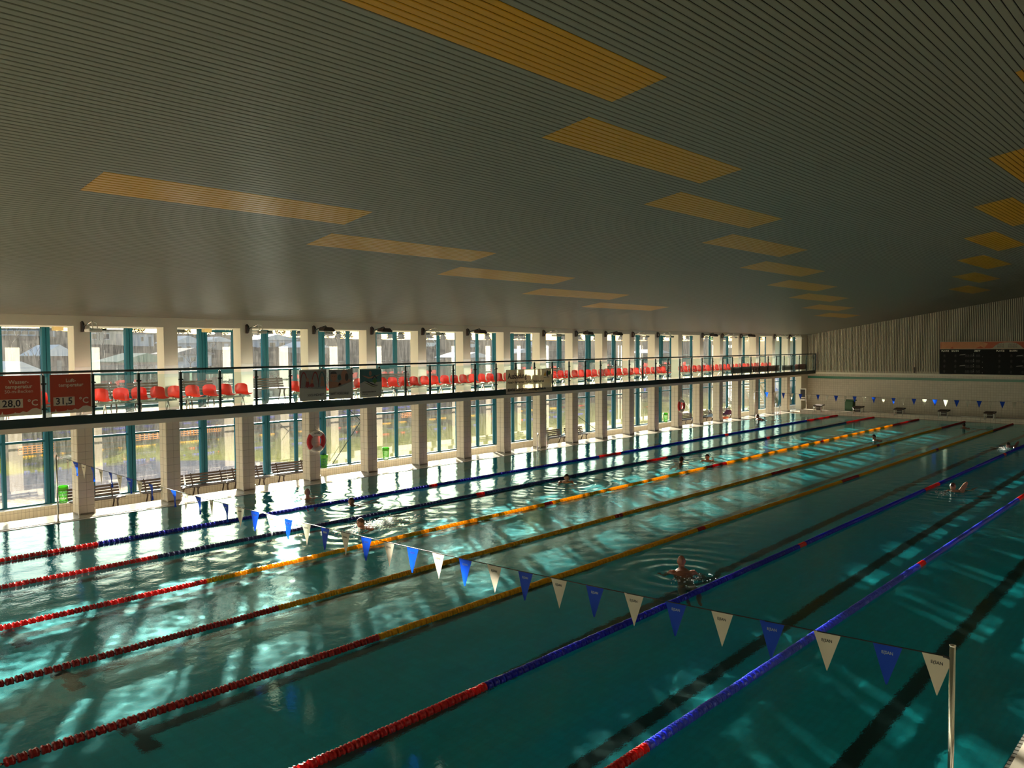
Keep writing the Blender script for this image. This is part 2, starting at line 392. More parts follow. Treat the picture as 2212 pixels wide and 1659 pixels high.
# pillars
tile_n = 0
def tile_mesh(w, h, name):
    return MB().bbox(-w/2, w/2, -0.006, 0.0, -h/2, h/2, b=0.003).mesh(name, M['tile'])
TW, TH = 0.202, 0.208
tm_front = tile_mesh(TW-0.006, TH-0.006, 'tile')
def pillar(i, x):
    p = empty('pillar', (x, PY0, 0), kind='structure')
    b = MB(); b.box(0.006, PW-0.006, 0.006, PY1-PY0, 0.0, 2.4, 1); b.box(0.0, PW, 0.0, PY1-PY0, 2.4, 5.10, 0)
    b.build('pillar_shaft', [M['cream'], M['grout']], p)
    single = 3 < i < 12
    b = MB()
    for rz in range(11):
        z = 0.02+TH*(rz+0.5)+0.03
        for q in range(2):
            for side in (0, 1):
                if side == 0: loc = (0.004+TW*(q+0.5), 0.006, z); rot = (0, 0, 0)
                else: loc = (0.006, 0.02+0.209*(q+0.5), z); rot = (0, 0, -PI/2)
                if single: obj('tile', tm_front, p, loc, rot)
                else:
                    c_, s_ = math.cos(rot[2]), math.sin(rot[2]); n = len(b.v)
                    for v in tm_front.vertices:
                        b.v.append((loc[0]+v.co.x*c_-v.co.y*s_, loc[1]+v.co.x*s_+v.co.y*c_, loc[2]+v.co.z))
                    for pl in tm_front.polygons: b.f.append(tuple(n+k for k in pl.vertices)); b.m.append(0); b.sm.append(False)
    if not single: b.build('tiles', M['tile'], p, kind='stuff')
    # small guard blocks at the foot
    b = MB(); b.bbox(-0.012, 0.03, -0.015, 0.03, 0.0, 0.17, 0.004); b.bbox(PW-0.03, PW+0.012, -0.015, 0.03, 0.0, 0.17, 0.004); b.build('corner_guard', M['tile'], p)
    b = MB(); b.bbox(-0.004, PW+0.004, -0.005, 0.02, 2.66, 2.78, 0.003); b.bbox(-0.004, PW+0.004, -0.005, 0.02, 3.66, 4.0, 0.003); b.build('plinth_panel', M['white'], p)
    return p
for i, x in enumerate(PX[:-1]): pillar(i, x)
# last bay closed by plain wall
b = MB(); b.box(53.39, XF+.3, 1.10, 1.5, -0.5, 5.14); b.build('wall_corner', M['cream'], kind='structure')
b = MB(); b.box(XE, XE+.2, 1.3, 4.4, -1.2, 5.14); b.build('wall_upper_corner', M['creamd'], kind='structure')

# gallery slab
b = MB(); b.box(XL, XF, 0.62, 4.3, 2.50, 2.64); b.box(XF, XE, 1.5, 4.3, 2.50, 2.64); b.build('floor_gallery', mat('gallery floor', (0.24, 0.235, 0.21), 0.10, var=0.05), kind='structure')
b = MB(); b.box(XL, XF, 1.05, 1.5, 2.34, 2.52); b.build('trim_3', M['cream'], kind='structure')
b = MB()
b.box(XL, XF, 0.50, 0.62, 2.52, 2.745); b.build('trim_4', M['green'], kind='structure')

# far wall
farm = tile_mat('far wall tile', (0.50, 0.44, 0.34), (0.36, 0.31, 0.24), 0.15, 0.15, rough=0.3, axes='yz', gap=0.008, bump=0.2)
b = MB(); b.box(XF, XF+0.3, YB, 1.1, -0.5, 2.75); wf = b.build('wall_far', farm, kind='structure')
b = MB(); b.box(XF+0.04, XF+0.3, YB, 1.1, 2.75, 10.5); b.build('backing', mat('wall felt', (0.05, 0.042, 0.03), 0.9, var=0.0), wf)
b = MB()
y = 0.5
nb = 0
far = MB()
yy = 1.05
while yy > YB:
    far.box(XF-0.03, XF+0.04, yy-0.06, yy, 2.62, ceil_z(yy)+0.01); yy -= 0.1
far.build('battens', mat('batten paint', (0.44, 0.40, 0.30), 0.6, var=0.04), wf, kind='stuff')
b = MB(); b.box(XF-0.03, XF, YB, 1.05, 2.50, 2.62); b.build('trim_5', M['cream'], kind='structure')
b = MB(); b.box(XF-0.012, XF, YB, 1.05, 2.18, 2.34); b.build('green_stripe', mat('green tile band', (0.02, 0.16, 0.09), 0.3, var=0.1), wf)
# other walls (behind and left of the viewer)
b = MB(); b.box(XL-0.3, XL, YB, 4.3, -0.5, 10.5); b.build('wall_left', M['cream'], kind='structure')
b = MB(); b.box(XL-0.3, XF+0.3, YB-0.3, YB, -0.5, 10.5); b.build('wall_near', M['cream'], kind='structure')

# far ledge under the starting blocks
ledge = tile_mat('ledge tile', (0.58, 0.50, 0.40), (0.36, 0.31, 0.24), 0.25, 0.12, rough=0.3, axes='yz', gap=0.01, bump=0.2)
b = MB(); b.box(50.0, 50.2, -20.6, 0.5, -0.3, 0.0); b.box(50.2, 51.0, YB, -0.15, -0.1, 0.27); b.box(51.0, XF, YB, 0.62, -0.5, 0.02)
b.build('floor_far', ledge, kind='structure')

# facade: parapet, mullions, panes
b = MB(); b.box(XL, XE, 3.85, 4.3, -0.5, -0.10); b.build('wall_parapet', tile_mat('parapet tile', (0.62, 0.55, 0.42), (0.38, 0.33, 0.25), 0.10, 0.19, rough=0.25, axes='xz', gap=0.006), kind='structure')
b = MB(); b.box(XL, XE, 3.80, 4.06, -0.10, -0.075); b.build('trim_6', M['white'], kind='structure')
S1 = [6.15+2.41*k for k in range(-5, 23)]
wn = 0
def pane_obj(par, x0, x1, z0, z1, m=None):
    b = MB(); b.quad((x0, YFAC+0.03, z0), (x1, YFAC+0.03, z0), (x1, YFAC+0.03, z1), (x0, YFAC+0.03, z1)); return b.build('pane', m or M['glass'], par)
panelm = mat('white facade panel', (0.62, 0.70, 0.66), 0.5, var=0.03)
for k, x in enumerate(S1):
    xm = x+1.22; xe = x+2.41; a = x+0.11; e = xe-0.11
    # lower window
    wn += 1; wdw = empty('window_%d' % wn, (0, 0, 0), kind='structure')
    b = MB(); b.box(x-0.11, x-0.02, YFAC-0.06, YFAC+0.12, -0.1, 2.62); b.box(x+0.01, x+0.11, YFAC-0.03, YFAC+0.12, -0.1, 2.62); b.box(x-0.02, x+0.01, YFAC+0.0, YFAC+0.1, -0.1, 2.62); b.build('post', M['teal'], wdw)
    b = MB(); b.box(xm-0.045, xm+0.045, YFAC-0.04, YFAC+0.1, -0.1, 2.62); b.build('mullion', M['teal'], wdw)
    b = MB(); b.box(a, xm-0.045, YFAC-0.02, YFAC+0.08, 1.77, 1.83); b.box(xm+0.045, e, YFAC-0.02, YFAC+0.08, 1.77, 1.83); b.build('transom', M['teal'], wdw)
    b = MB(); b.box(a, xm-0.045, YFAC-0.02, YFAC+0.08, -0.1, -0.04); b.box(xm+0.045, e, YFAC-0.02, YFAC+0.08, -0.1, -0.04); b.build('bottom_rail', M['teal'], wdw)
    for (p, q) in ((a, xm-0.045), (xm+0.045, e)):
        pane_obj(wdw, p, q, -0.04, 1.77); pane_obj(wdw, p, q, 1.83, 2.6)
    # upper window
    wn += 1; wdw = empty('window_%d' % wn, (0, 0, 0), kind='structure')
    last = x > 52
    b = MB(); b.box(x-0.11, x-0.02, YFAC-0.06, YFAC+0.12, 2.62, 5.16); b.box(x+0.01, x+0.11, YFAC-0.03, YFAC+0.12, 2.62, 5.16); b.box(x-0.02, x+0.01, YFAC+0.0, YFAC+0.1, 2.62, 5.16); b.build('post', M['teal'], wdw)
    b = MB(); b.box(xm-0.045, xm+0.045, YFAC-0.04, YFAC+0.1, 2.62, 5.16); b.build('mullion', M['teal'], wdw)
    b = MB(); b.box(a, xm-0.045, YFAC-0.02, YFAC+0.08, 3.68, 3.74); b.box(xm+0.045, e, YFAC-0.02, YFAC+0.08, 3.68, 3.74); b.box(a, e, YFAC-0.02, YFAC+0.08, 2.62, 2.7); b.build('transom', M['teal'], wdw)
    if k % 3 == 1:
        b = MB(); z0, z1 = 3.62, 5.12
        b.box(a, xm-0.04, YFAC-0.06, YFAC+0.06, z1-0.08, z1); b.box(a, xm-0.04, YFAC-0.06, YFAC+0.06, z0, z0+0.16); b.box(a, a+0.07, YFAC-0.06, YFAC+0.06, z0+.16, z1-.08); b.box(xm-0.115, xm-0.045, YFAC-0.06, YFAC+0.06, z0+.16, z1-.08)
        b.build('sash', M['teal'], wdw)
    for (p, q) in ((a, xm-0.045), (xm+0.045, e)):
        pane_obj(wdw, p, q, 2.7, 3.68, panelm if last else M['glassup']); pane_obj(wdw, p, q, 3.74, 4.85 if last else 5.14, panelm if last else M['glassup'])
        if last: pane_obj(wdw, p, q, 4.85, 5.14)
# ------------------------------------------------------------------ outside ground (first pass)
GX, GY = 160, 130
gx = np.concatenate([np.linspace(-60, 120, 110), np.linspace(125, 620, 50)]); gy = 4.3+np.linspace(0, 1, GY)**2*330
X, Y = np.meshgrid(gx, gy, indexing='ij')
def sst(a, b, v): t = np.clip((v-a)/(b-a), 0, 1); return t*t*(3-2*t)
def ground_z(X, Y):
    Z = np.interp(Y, [4, 22, 30, 40, 60, 90, 120, 200, 240, 400], [-.32, -.42, 1.2, 2.6, 3.7, 5.2, 6.7, 9.4, 9.8, 9.8])
    Z = Z-sst(60, 200, X)*np.interp(Y, [20, 60, 120, 200], [0, 1.0, 1.6, 1.8])
    Z = Z+0.25*np.sin(X*0.31+Y*0.17)*sst(22, 40, Y)+0.05*np.sin(X*0.9-Y*0.7)*sst(8, 20, Y)
    return Z
Z = ground_z(X, Y); verts = np.stack([X, Y, Z], -1).reshape(-1, 3); idx = np.arange(GX*GY).reshape(GX, GY)
fc = np.stack([idx[:-1, :-1], idx[1:, :-1], idx[1:, 1:], idx[:-1, 1:]], -1).reshape(-1, 4)
me = bpy.data.meshes.new('ground'); me.from_pydata(verts.tolist(), [], fc.tolist()); me.polygons.foreach_set('use_smooth', np.ones(len(fc), bool)); me.update()
gm, t, bs_ = nodes('outside ground'); bs_.inputs['Roughness'].default_value = 1.0; bs_.inputs['Specular IOR Level'].default_value = 0.0
tc = N(t, 'ShaderNodeTexCoord'); sp = N(t, 'ShaderNodeSeparateXYZ'); L(t, tc.outputs['Object'], sp.inputs[0])
nz = N(t, 'ShaderNodeTexNoise', Scale=0.5, Detail=9.0, Roughness=0.78); L(t, tc.outputs['Object'], nz.inputs['Vector'])
mx = N(t, 'ShaderNodeMapRange', interpolation_type='SMOOTHSTEP'); mx.inputs['From Min'].default_value = 13; mx.inputs['From Max'].default_value = 20; mx.inputs['To Max'].default_value = 10.0; L(t, sp.outputs['X'], mx.inputs['Value'])
a0 = N(t, 'ShaderNodeMath', operation='ADD'); L(t, sp.outputs['Y'], a0.inputs[0]); L(t, mx.outputs[0], a0.inputs[1])
ad = N(t, 'ShaderNodeMath', operation='MULTIPLY_ADD'); ad.inputs[1].default_value = 4.0; L(t, nz.outputs['Fac'], ad.inputs[0]); L(t, a0.outputs[0], ad.inputs[2])
mr = N(t, 'ShaderNodeMapRange'); mr.inputs['From Min'].default_value = 4; mr.inputs['From Max'].default_value = 64; L(t, ad.outputs[0], mr.inputs['Value'])
cr = N(t, 'ShaderNodeValToRGB'); L(t, mr.outputs[0], cr.inputs[0])
el = cr.color_ramp.elements; el[0].position = 0.0; el[0].color = (0.27, 0.23, 0.17, 1); el[1].position = 0.078; el[1].color = (0.26, 0.22, 0.17, 1)
for p_, c_ in ((0.088, (0.035, 0.04, 0.055, 1)), (0.185, (0.035, 0.04, 0.055, 1)), (0.20, (0.065, 0.072, 0.012, 1)), (0.5, (0.03, 0.033, 0.014, 1)), (0.7, (0.03, 0.028, 0.022, 1)), (1.0, (0.03, 0.03, 0.026, 1))):
    e_ = cr.color_ramp.elements.new(p_); e_.color = c_
n2 = N(t, 'ShaderNodeTexNoise', Scale=5.0, Detail=8.0, Roughness=0.8); L(t, tc.outputs['Object'], n2.inputs['Vector'])
mr2 = N(t, 'ShaderNodeMapRange'); mr2.inputs['From Min'].default_value = 0.3; mr2.inputs['From Max'].default_value = 0.7; mr2.inputs['To Min'].default_value = 0.2; mr2.inputs['To Max'].default_value = 1.9; L(t, n2.outputs['Fac'], mr2.inputs['Value'])
vm = N(t, 'ShaderNodeVectorMath', operation='SCALE'); L(t, cr.outputs[0], vm.inputs[0]); L(t, mr2.outputs[0], vm.inputs['Scale']); L(t, vm.outputs[0], bs_.inputs['Base Color'])
bp = N(t, 'ShaderNodeBump', Strength=0.8, Distance=0.15); L(t, n2.outputs['Fac'], bp.inputs['Height']); L(t, bp.outputs[0], bs_.inputs['Normal'])
me.materials.append(gm)
gnd = obj('ground_outside', me, kind='structure')

# ------------------------------------------------------------------ sheds, houses, trees, cars on the slope
def gz(x, y): return float(ground_z(np.array([float(x)]), np.array([float(y)]))[0])
wallc = dict(white=mat('render white', (0.30, 0.32, 0.36), 0.8), blue=mat('render pale blue', (0.20, 0.25, 0.33), 0.8), grey=mat('render grey', (0.16, 0.15, 0.14), 0.8), beige=mat('render beige', (0.24, 0.22, 0.18), 0.8), brown=mat('brown boards', (0.07, 0.05, 0.04), 0.8))
roofc = dict(grey=mat('roof felt grey', (0.12, 0.12, 0.13), 0.7), pale=mat('roof frosted', (0.36, 0.38, 0.42), 0.6), green=mat('roof green', (0.06, 0.14, 0.09), 0.7), red=mat('roof brown', (0.10, 0.06, 0.05), 0.7))
paneo = mat('dark pane outside', (0.02, 0.025, 0.03), 0.15, var=0)
def house(x0, x1, y, z0, z1, wc, rc, label, gable=True, wins=2, door=True, depth=4.0, flat=False):
    h = empty('garden_house', ((x0+x1)/2, y, z0)); tag(h, label, 'shed')
    w_ = x1-x0; e = z1-z0; b = MB()
    eave = e*(1.0 if flat else 0.68)
    b.box(-w_/2, w_/2, 0, depth, -1.0, eave); b.build('wall', wallc[wc], h)
    b = MB()
    if flat: b.bbox(-w_/2-.15, w_/2+.15, -.25, depth+.2, eave, eave+.14, .03)
    else: b.prism([(-w_/2-.2, eave-.03), (w_/2+.2, eave-.03), (w_/2+.2, eave+.04), (0, e+.05), (-w_/2-.2, eave+.04)], 'y', -.25, depth+.2)
    b.build('roof', roofc[rc], h)
    n = wins
    for i in range(n):
        cx = -w_/2+w_*(i+0.5+0.0)/(n+(1 if door else 0))
        f_ = MB(); f_.bbox(cx-w_*.07-.05, cx+w_*.07+.05, -.05, .0, eave*.38, eave*.80, .01); fo = f_.build('window_frame', wallc['white'], h)
        p_ = MB(); p_.box(cx-w_*.07, cx+w_*.07, -.06, -.05, eave*.42, eave*.76); p_.build('pane', paneo, fo)
    if door:
        cx = w_/2-w_*.5/(n+1)
        d_ = MB(); d_.bbox(cx-w_*.08, cx+w_*.08, -.04, .0, 0, eave*.78, .01); d_.build('door', wallc['grey' if wc != 'grey' else 'white'], h)
    return h
house(38.3, 44.2, 120, 6.5, 7.95, 'blue', 'pale', 'long pale blue building at the top of the slope, far left', flat=True, wins=5)
house(45.1, 46.6, 121, 6.7, 8.1, 'grey', 'pale', 'small grey hut right of the long pale blue building', wins=1, flat=True)
house(39.7, 44.4, 90, 5.2, 7.15, 'beige', 'grey', 'beige flat-roofed building seen in the second upper window bay', wins=2, flat=True)
house(43.6, 45.6, 84, 5.0, 6.6, 'white', 'grey', 'white garage with a barred door beside the beige building', wins=1, flat=True)
house(37.8, 40.9, 62, 3.7, 5.95, 'blue', 'pale', 'pale blue garden house with frosted gable roof and two windows', wins=2)
house(48.1, 51.7, 75, 4.3, 6.1, 'grey', 'pale', 'grey gabled garden house right of the pale blue one', wins=1)
house(17.9, 19.9, 40, 2.6, 4.85, 'brown', 'pale', 'brown board shed with a pale roof behind the first pillar', wins=0)
house(12.4, 15.0, 31, 1.6, 3.8, 'grey', 'pale', 'low grey shed with pale gable roof nearest the left edge', wins=1)
house(23.0, 27.0, 40, 2.3, 4.2, 'grey', 'green', 'shed with a green roof low on the slope', wins=1)
house(31.0, 34.5, 48, 3.0, 4.6, 'white', 'grey', 'white shed with grey gable roof in the middle of the slope', wins=2)
house(58.2, 64.4, 80, 4.2, 6.6, 'blue', 'pale', 'wide pale blue house with a frosted roof behind the glare', wins=3)
house(53.0, 57.0, 62, 3.2, 5.4, 'grey', 'pale', 'grey house with pale roof behind the photo banners', wins=2)
house(64.1, 69.0, 46, 2.2, 3.95, 'grey', 'pale', 'low shed with a broad snow-pale roof right of centre', wins=1)
house(89.0, 93.5, 60, 2.3, 4.3, 'blue', 'pale', 'pale blue shed seen past the framed upper window', wins=2)
house(126.0, 133.0, 60, 2.0, 4.0, 'white', 'pale', 'white shed far right on the slope', wins=2)
# trees
bark = mat('bark', (0.04, 0.035, 0.03), 0.9); conif = mat('conifer needles', (0.030, 0.040, 0.034), 0.9, var=0.3, scale=2); bare = mat('winter twigs', (0.06, 0.05, 0.042), 0.9, var=0.2)
leafy = mat('grey green foliage', (0.045, 0.055, 0.035), 0.9, var=0.3, scale=2)
def conifer_mesh(seed):
    r = random.Random(seed); b = MB(); n = 9; h = 1.0
    for i in range(n):
        z0 = 0.12+0.86*i/n; rad = 0.26*(1-i/n)**0.8+0.02; k = 11; n0 = len(b.v)
        b.v.append((0, 0, z0+0.17))
        for j in range(k):
            t_ = 2*PI*j/k; q = rad*r.uniform(0.6, 1.25); b.v.append((q*math.cos(t_), q*math.sin(t_), z0-r.uniform(0, .05)))
        for j in range(k): b.f.append((n0, n0+1+j, n0+1+(j+1) % k)); b.m.append(0); b.sm.append(False)
    return b.mesh('crown', conif)
def bush_mesh(seed, m, tall=1.0, dens=260):
    r = random.Random(seed); b = MB()
    for i in range(dens):
        while True:
            p = Vector((r.uniform(-1, 1), r.uniform(-1, 1), r.uniform(-1, 1)))
            if p.length < 1: break
        c = Vector((p.x*.45, p.y*.45, 0.55+p.z*.45*tall)); s_ = r.uniform(.03, .09)
        d1 = Vector((r.uniform(-1, 1), r.uniform(-1, 1), r.uniform(-1, 1))).normalized(); d2 = d1.cross(Vector((r.uniform(-1, 1), .3, 1))).normalized()
        n0 = len(b.v)
        for q in (c+d1*s_, c+d2*s_*.8, c-d1*s_, c-d2*s_*.8, c+d1.cross(d2)*s_*.7): b.v.append(tuple(q))
        b.f += [(n0, n0+1, n0+4), (n0+1, n0+2, n0+4), (n0+2, n0+3, n0+4), (n0+3, n0, n0+4)]; b.m += [0]*4; b.sm += [False]*4
    return b.mesh('crown', m)
def twig_mesh(seed):
    r = random.Random(seed); b = MB()
    def grow(p, d, ln, rad, lvl):
        q = p+d*ln; b.tube([p, q], [rad, rad*.6], seg=4 if lvl else 5, cap=False)
        if lvl >= 4: return
        for i in range(3 if lvl < 2 else 3):
            nd = (d+Vector((r.uniform(-1, 1), r.uniform(-1, 1), r.uniform(-.3, .7)))*.75).normalized(); grow(q, nd, ln*r.uniform(.6, .85), rad*.55, lvl+1)
    grow(Vector((0, 0, 0.18)), Vector((0, 0, 1)), .24, .016, 0)
    return b.mesh('crown', bare)
trunk_me = MB().tube([(0, 0, -.1), (0, 0, .3)], [.03, .02], seg=6).mesh('trunk', bark)
cms = [conifer_mesh(i) for i in range(4)]; bms = [bush_mesh(10+i, leafy) for i in range(3)]; tms = [twig_mesh(20+i) for i in range(3)]
def tree(kind, x, y, h, label, group):
    t_ = empty('tree', (x, y, gz(x, y)-.1), random.uniform(0, 6)); t_.scale = (h, h, h); tag(t_, label, 'tree', group)
    me_ = random.choice({'c': cms, 'b': bms, 't': tms}[kind]); obj('crown', me_, t_); obj('trunk', trunk_me, t_); return t_
rt = random.Random(5)
for i in range(64):                                   # dark pine wood on the skyline
    x = 105+i*6.8+rt.uniform(-.8, .8); y = 195+(18 if i % 2 else -12)+rt.uniform(-4, 4)
    tree('c', x, y, rt.uniform(5.0, 8.5), 'dark pine in the wood along the skyline', 'pines of the skyline wood')
for i in range(18):
    x = 62+i*4.2+rt.uniform(-.6, .6); y = 150+(7 if i % 2 else -6)+rt.uniform(-3, 3)
    tree('b', x, y, rt.uniform(2.4, 3.8), 'rounded grey-green tree on the upper slope behind the sheds', 'rounded trees on the upper slope')
for i, (x, y, h) in enumerate([(16.6, 37.5, 3.4), (19.5, 52, 4), (21.5, 33, 2.6), (27.5, 38, 2.6), (29, 58, 3.6), (35.5, 50, 3), (44, 58, 3.4), (46, 48, 3), (52, 55, 3.2), (60, 60, 3.4), (70, 58, 3), (78, 60, 3.4), (98, 66, 4), (110, 66, 4), (120, 60, 4)]):
    tree('t', x, y, h, 'bare twiggy shrub between the garden sheds', 'bare shrubs on the slope')
for i in range(26):
    x = 20+i*2.7+rt.uniform(-.5, .5); y = 32+rt.uniform(-1, 1)
    tree('b', x, y, rt.uniform(0.9, 1.7), 'low bush along the top of the grass bank', 'bushes along the grass bank')
# cars parked on the slope
carp = mat('car paint white', (0.45, 0.47, 0.50), 0.3, var=0)
def car(x, y, label):
    c = empty('car', (x, y, gz(x, y)), 0.0); tag(c, label, 'car')
    b = MB(); b.prism([(-2.1, .35), (2.1, .35), (2.15, .75), (1.3, .9), (0.7, 1.4), (-1.2, 1.45), (-1.9, .95), (-2.15, .8)], 'y', -.85, .85); b.build('body', carp, c)
    b = MB(); b.prism([(-1.55, .95), (1.1, .92), (.62, 1.33), (-1.15, 1.37)], 'y', -.87, .87); b.build('side_glass', paneo, c)
    for sx in (-1.3, 1.3):
        for sy in (-.8, .8):
            w_ = MB().lathe([(0.02, -.1), (.33, -.1), (.33, .1), (.02, .1)], 12, axis='y').build('wheel', M['black'], c); w_.location = (sx, sy, .33)
car(84, 74, 'white car parked on the slope seen past the tall mullion left of centre'); car(97, 78, 'white car parked farther right in front of the pines'); car(118, 80, 'white car parked beside the bright sky gap')
# orange mesh barriers lying on the grass
orng = mat('orange barrier mesh', (0.62, 0.24, 0.01), 0.7, trans=0.3)
for i, (x, y, ln, lb) in enumerate([(10.9, 20, 1.6, 'orange mesh barrier on the grass, leftmost one'), (17.3, 22, 2.0, 'orange mesh barrier on the grass beside the second pillar'), (19.6, 22, 1.6, 'orange mesh barrier just left of the tall double mullion'), (20.9, 22.4, 1.2, 'short orange mesh barrier right of its longer neighbour'), (35.4, 22, 1.4, 'orange mesh barrier on the green grass behind the sixth bay'), (45.4, 25, 1.8, 'orange mesh barrier on the green grass right of centre')]):
    g_ = empty('mesh_barrier', (x, y, gz(x, y)), 0.1); tag(g_, lb, 'barrier'); b = MB()
    for k in range(9): b.box(-ln/2+k*ln/8-.02, -ln/2+k*ln/8+.03, -.01, .01, 0.02, .42)
    for k in range(4): b.box(-ln/2, ln/2, -.012, .012, .04+k*.11, .08+k*.11)
    b.build('netting', orng, g_); b = MB(); b.tube([(-ln/2, 0, 0), (-ln/2, 0, .5)], .02, 6); b.tube([(ln/2, 0, 0), (ln/2, 0, .5)], .02, 6); b.build('stake', M['dark'], g_)
# outside stair, rubble wall and banner at the far end
st = empty('outside_stair', (58.7, 6.0, -.3)); tag(st, 'green steel outside stair rising behind the far windows', 'stair')
b = MB()
for sy in (0, 1.1): b.prism([(0, 0), (.35, 0), (-4.4, 3.3), (-4.75, 3.3)], 'y', sy, sy+.06)
b.build('stringer', M['teal'], st)
tr_me = MB().box(-.02, .3, .06, 1.1, 0, .04).mesh('tread', M['white'])
for i in range(15): obj('tread', tr_me, st, (-4.4*i/15, 0, 3.3*(i+.6)/15))
b = MB()
for sy in (0.03, 1.13): b.tube([(0.1, sy, .9), (-4.6, sy, 4.2)], .025, 6)
for i in range(6):
    for sy in (.03, 1.13): b.tube([(-4.4*i/5+.1, sy, 3.3*i/5), (-4.4*i/5+.1, sy, 3.3*i/5+.95)], .02, 6)
b.build('handrail', M['teal'], st)
rw = empty('rubble_wall', (68.0, 12.0, -.4)); tag(rw, 'pinkish rubble stone wall outside the far end windows', 'wall')
stonem = [mat('rubble stone %s' % n_, c_, 0.9, var=0.2) for n_, c_ in (('pink', (0.22, 0.15, 0.12)), ('grey', (0.15, 0.14, 0.13)), ('buff', (0.24, 0.19, 0.14)))]
b = MB(); b.box(-6, 14, .12, .6, 0, 3.2); b.build('core', M['grout'], rw)
b = MB(); rs = random.Random(3)
for i in range(64):
    for j in range(14):
        x = -6+i*.31+(j % 2)*.15; z = .02+j*.225; b.bbox(x+.01, x+.29+rs.uniform(-.03, .01), rs.uniform(-.03, .03), .14, z, z+.2+rs.uniform(-.02, .01), .03, mi=rs.randrange(3))
b.build('stones', stonem, rw, kind='stuff')
bb = empty('blue_banner', (64.6, 8.0, -.3)); tag(bb, 'blue and white painted board on posts outside the far windows', 'board')
MB().box(-.5, 1.3, -.03, .03, .9, 2.3).build('board', mat('board blue', (0.02, 0.10, 0.40), .5, var=.1), bb); MB().tube([(-.4, 0, -.2), (-.4, 0, .9)], .04, 6).tube([(1.2, 0, -.2), (1.2, 0, .9)], .04, 6).build('post', M['steel'], bb)
for k in range(5): MB().box(-.35+.3*k, -.2+.3*k, -.04, -.03, 1.1+.08*(k % 2), 2.0-.1*(k % 3)).build('painted_stripe', M['white'], bb)
# ------------------------------------------------------------------ gallery railing
rail = empty('railing', (0, 0.5, 2.74)); tag(rail, 'glass balustrade with dark green posts and handrail along the gallery', 'railing')
POST = [4.87+1.197*k for k in range(-8, 42)]; POST = [p for p in POST if p < 54.2]
pm = MB().bbox(-0.034, 0.034, -0.03, 0.03, -0.0, 1.08, 0.004).mesh('post', M['green'])
pt = MB().tube([(0, 0, 1.08), (0, 0, 1.14)], .012, 6).mesh('post_top', M['steel'])
clampm = MB().lathe([(0.0, -.03), (.022, -.03), (.022, .02), (0.0, .02)], 8, axis='y').mesh('glass_clamp', M['black'])
for k, x in enumerate(POST):
    p = obj('post', pm, rail, (x, 0, 0))
    obj('post_pin', pt, p)
    for z in (0.22, 0.86): obj('glass_clamp', clampm, p, (-0.045, -.01, z)); obj('glass_clamp', clampm, p, (0.045, -.01, z))
    if k+1 < len(POST):
        b = MB(); b.quad((x+.045, 0.0, .08), (POST[k+1]-.045, 0.0, .08), (POST[k+1]-.045, 0.0, 1.03), (x+.045, 0.0, 1.03)); b.build('glass_panel', M['railglass'], rail)
b = MB(); b.tube([(POST[0], 0, 1.15), (54.35, 0, 1.15)], .03, 8); b.build('handrail', M['green'], rail)
b = MB(); b.bbox(54.28, 54.36, -.04, .04, 0, 1.15, .005); b.build('end_post', M['green'], rail)

# ------------------------------------------------------------------ red shell seats on steel beams
redm = mat('red plastic', (0.62, 0.025, 0.01), 0.25, var=0.04, trans=0.25)
def seat_mesh():
    prof = [(-.19, -.005), (-.185, .02), (-.10, .005), (0.02, .0), (.10, .02), (.155, .08), (.18, .17), (.195, .27), (.20, .335)]
    hw = [.17, .20, .21, .21, .21, .215, .215, .205, .165]
    b = MB(); nu = 8
    for side in (0, 1):
        n0 = len(b.v); off = -.007 if side else 0
        for i, (py, pz) in enumerate(prof):
            for j in range(nu+1):
                u = -1+2*j/nu; w_ = hw[i]*u
                lift = .028*u*u*(1-min(1, max(0, (i-3)/4))); fwd = -.05*u*u*min(1, max(0, (i-3)/4)); drop = -.03*abs(u)**3 if i == len(prof)-1 else 0
                b.v.append((w_, py+fwd-(off if i > 4 else 0), pz+lift+drop+(off if i <= 4 else 0)))
        for i in range(len(prof)-1):
            for j in range(nu):
                A = n0+i*(nu+1)+j; q = (A, A+1, A+nu+2, A+nu+1); b.f.append(q[::-1] if side else q); b.m.append(0); b.sm.append(True)
    return b.mesh('shell', redm)
smesh = seat_mesh()
seat0 = empty('stadium_seat', (0, .86, 3.07)); tag(seat0, 'red plastic shell seat in the long row behind the gallery glass', 'seat', 'red shell seats on the gallery')
obj('shell', smesh, seat0)
b = MB(); b.box(-.12, .12, -.1, -.07, -.035, 0.0); b.box(-.12, .12, .05, .08, -.035, 0.0); b.build('bracket', M['steel'], seat0)
index_kids()
SX = [-2.9+.52*i for i in range(27)]+[12.55+.515*i for i in range(45)]+[36.95+.505*i for i in range(23)]
ON = ['first', 'second', 'third', 'fourth', 'fifth', 'sixth', 'seventh', 'eighth', 'ninth', 'tenth', 'eleventh', 'twelfth', 'thirteenth', 'fourteenth', 'fifteenth', 'sixteenth', 'seventeenth', 'eighteenth', 'nineteenth', 'twentieth', 'twenty-first', 'twenty-second']
RUNS = [(6.2, 11.0, 'red shell seat, %s to the right of the air temperature sign'), (15.75, 22.1, 'red shell seat, %s to the right of the wave logo banner'), (25.2, 35.6, 'red shell seat, %s to the right of the job banner'), (36.8, 41.8, 'red shell seat, %s after the gap in the far part of the gallery')]
RC = [0]*len(RUNS)
def seat_label(x):
    for k, (a, b_, s_) in enumerate(RUNS):
        if a <= x <= b_: RC[k] += 1; return s_ % ON[RC[k]-1]
    if x < 6.2: return 'red shell seat behind the two orange temperature signs'
    if x < 16: return 'red shell seat behind the three photo banners'
    if x < 26: return 'red shell seat behind the large job banner'
    return 'red shell seat behind the dark banners at the far end of the gallery'
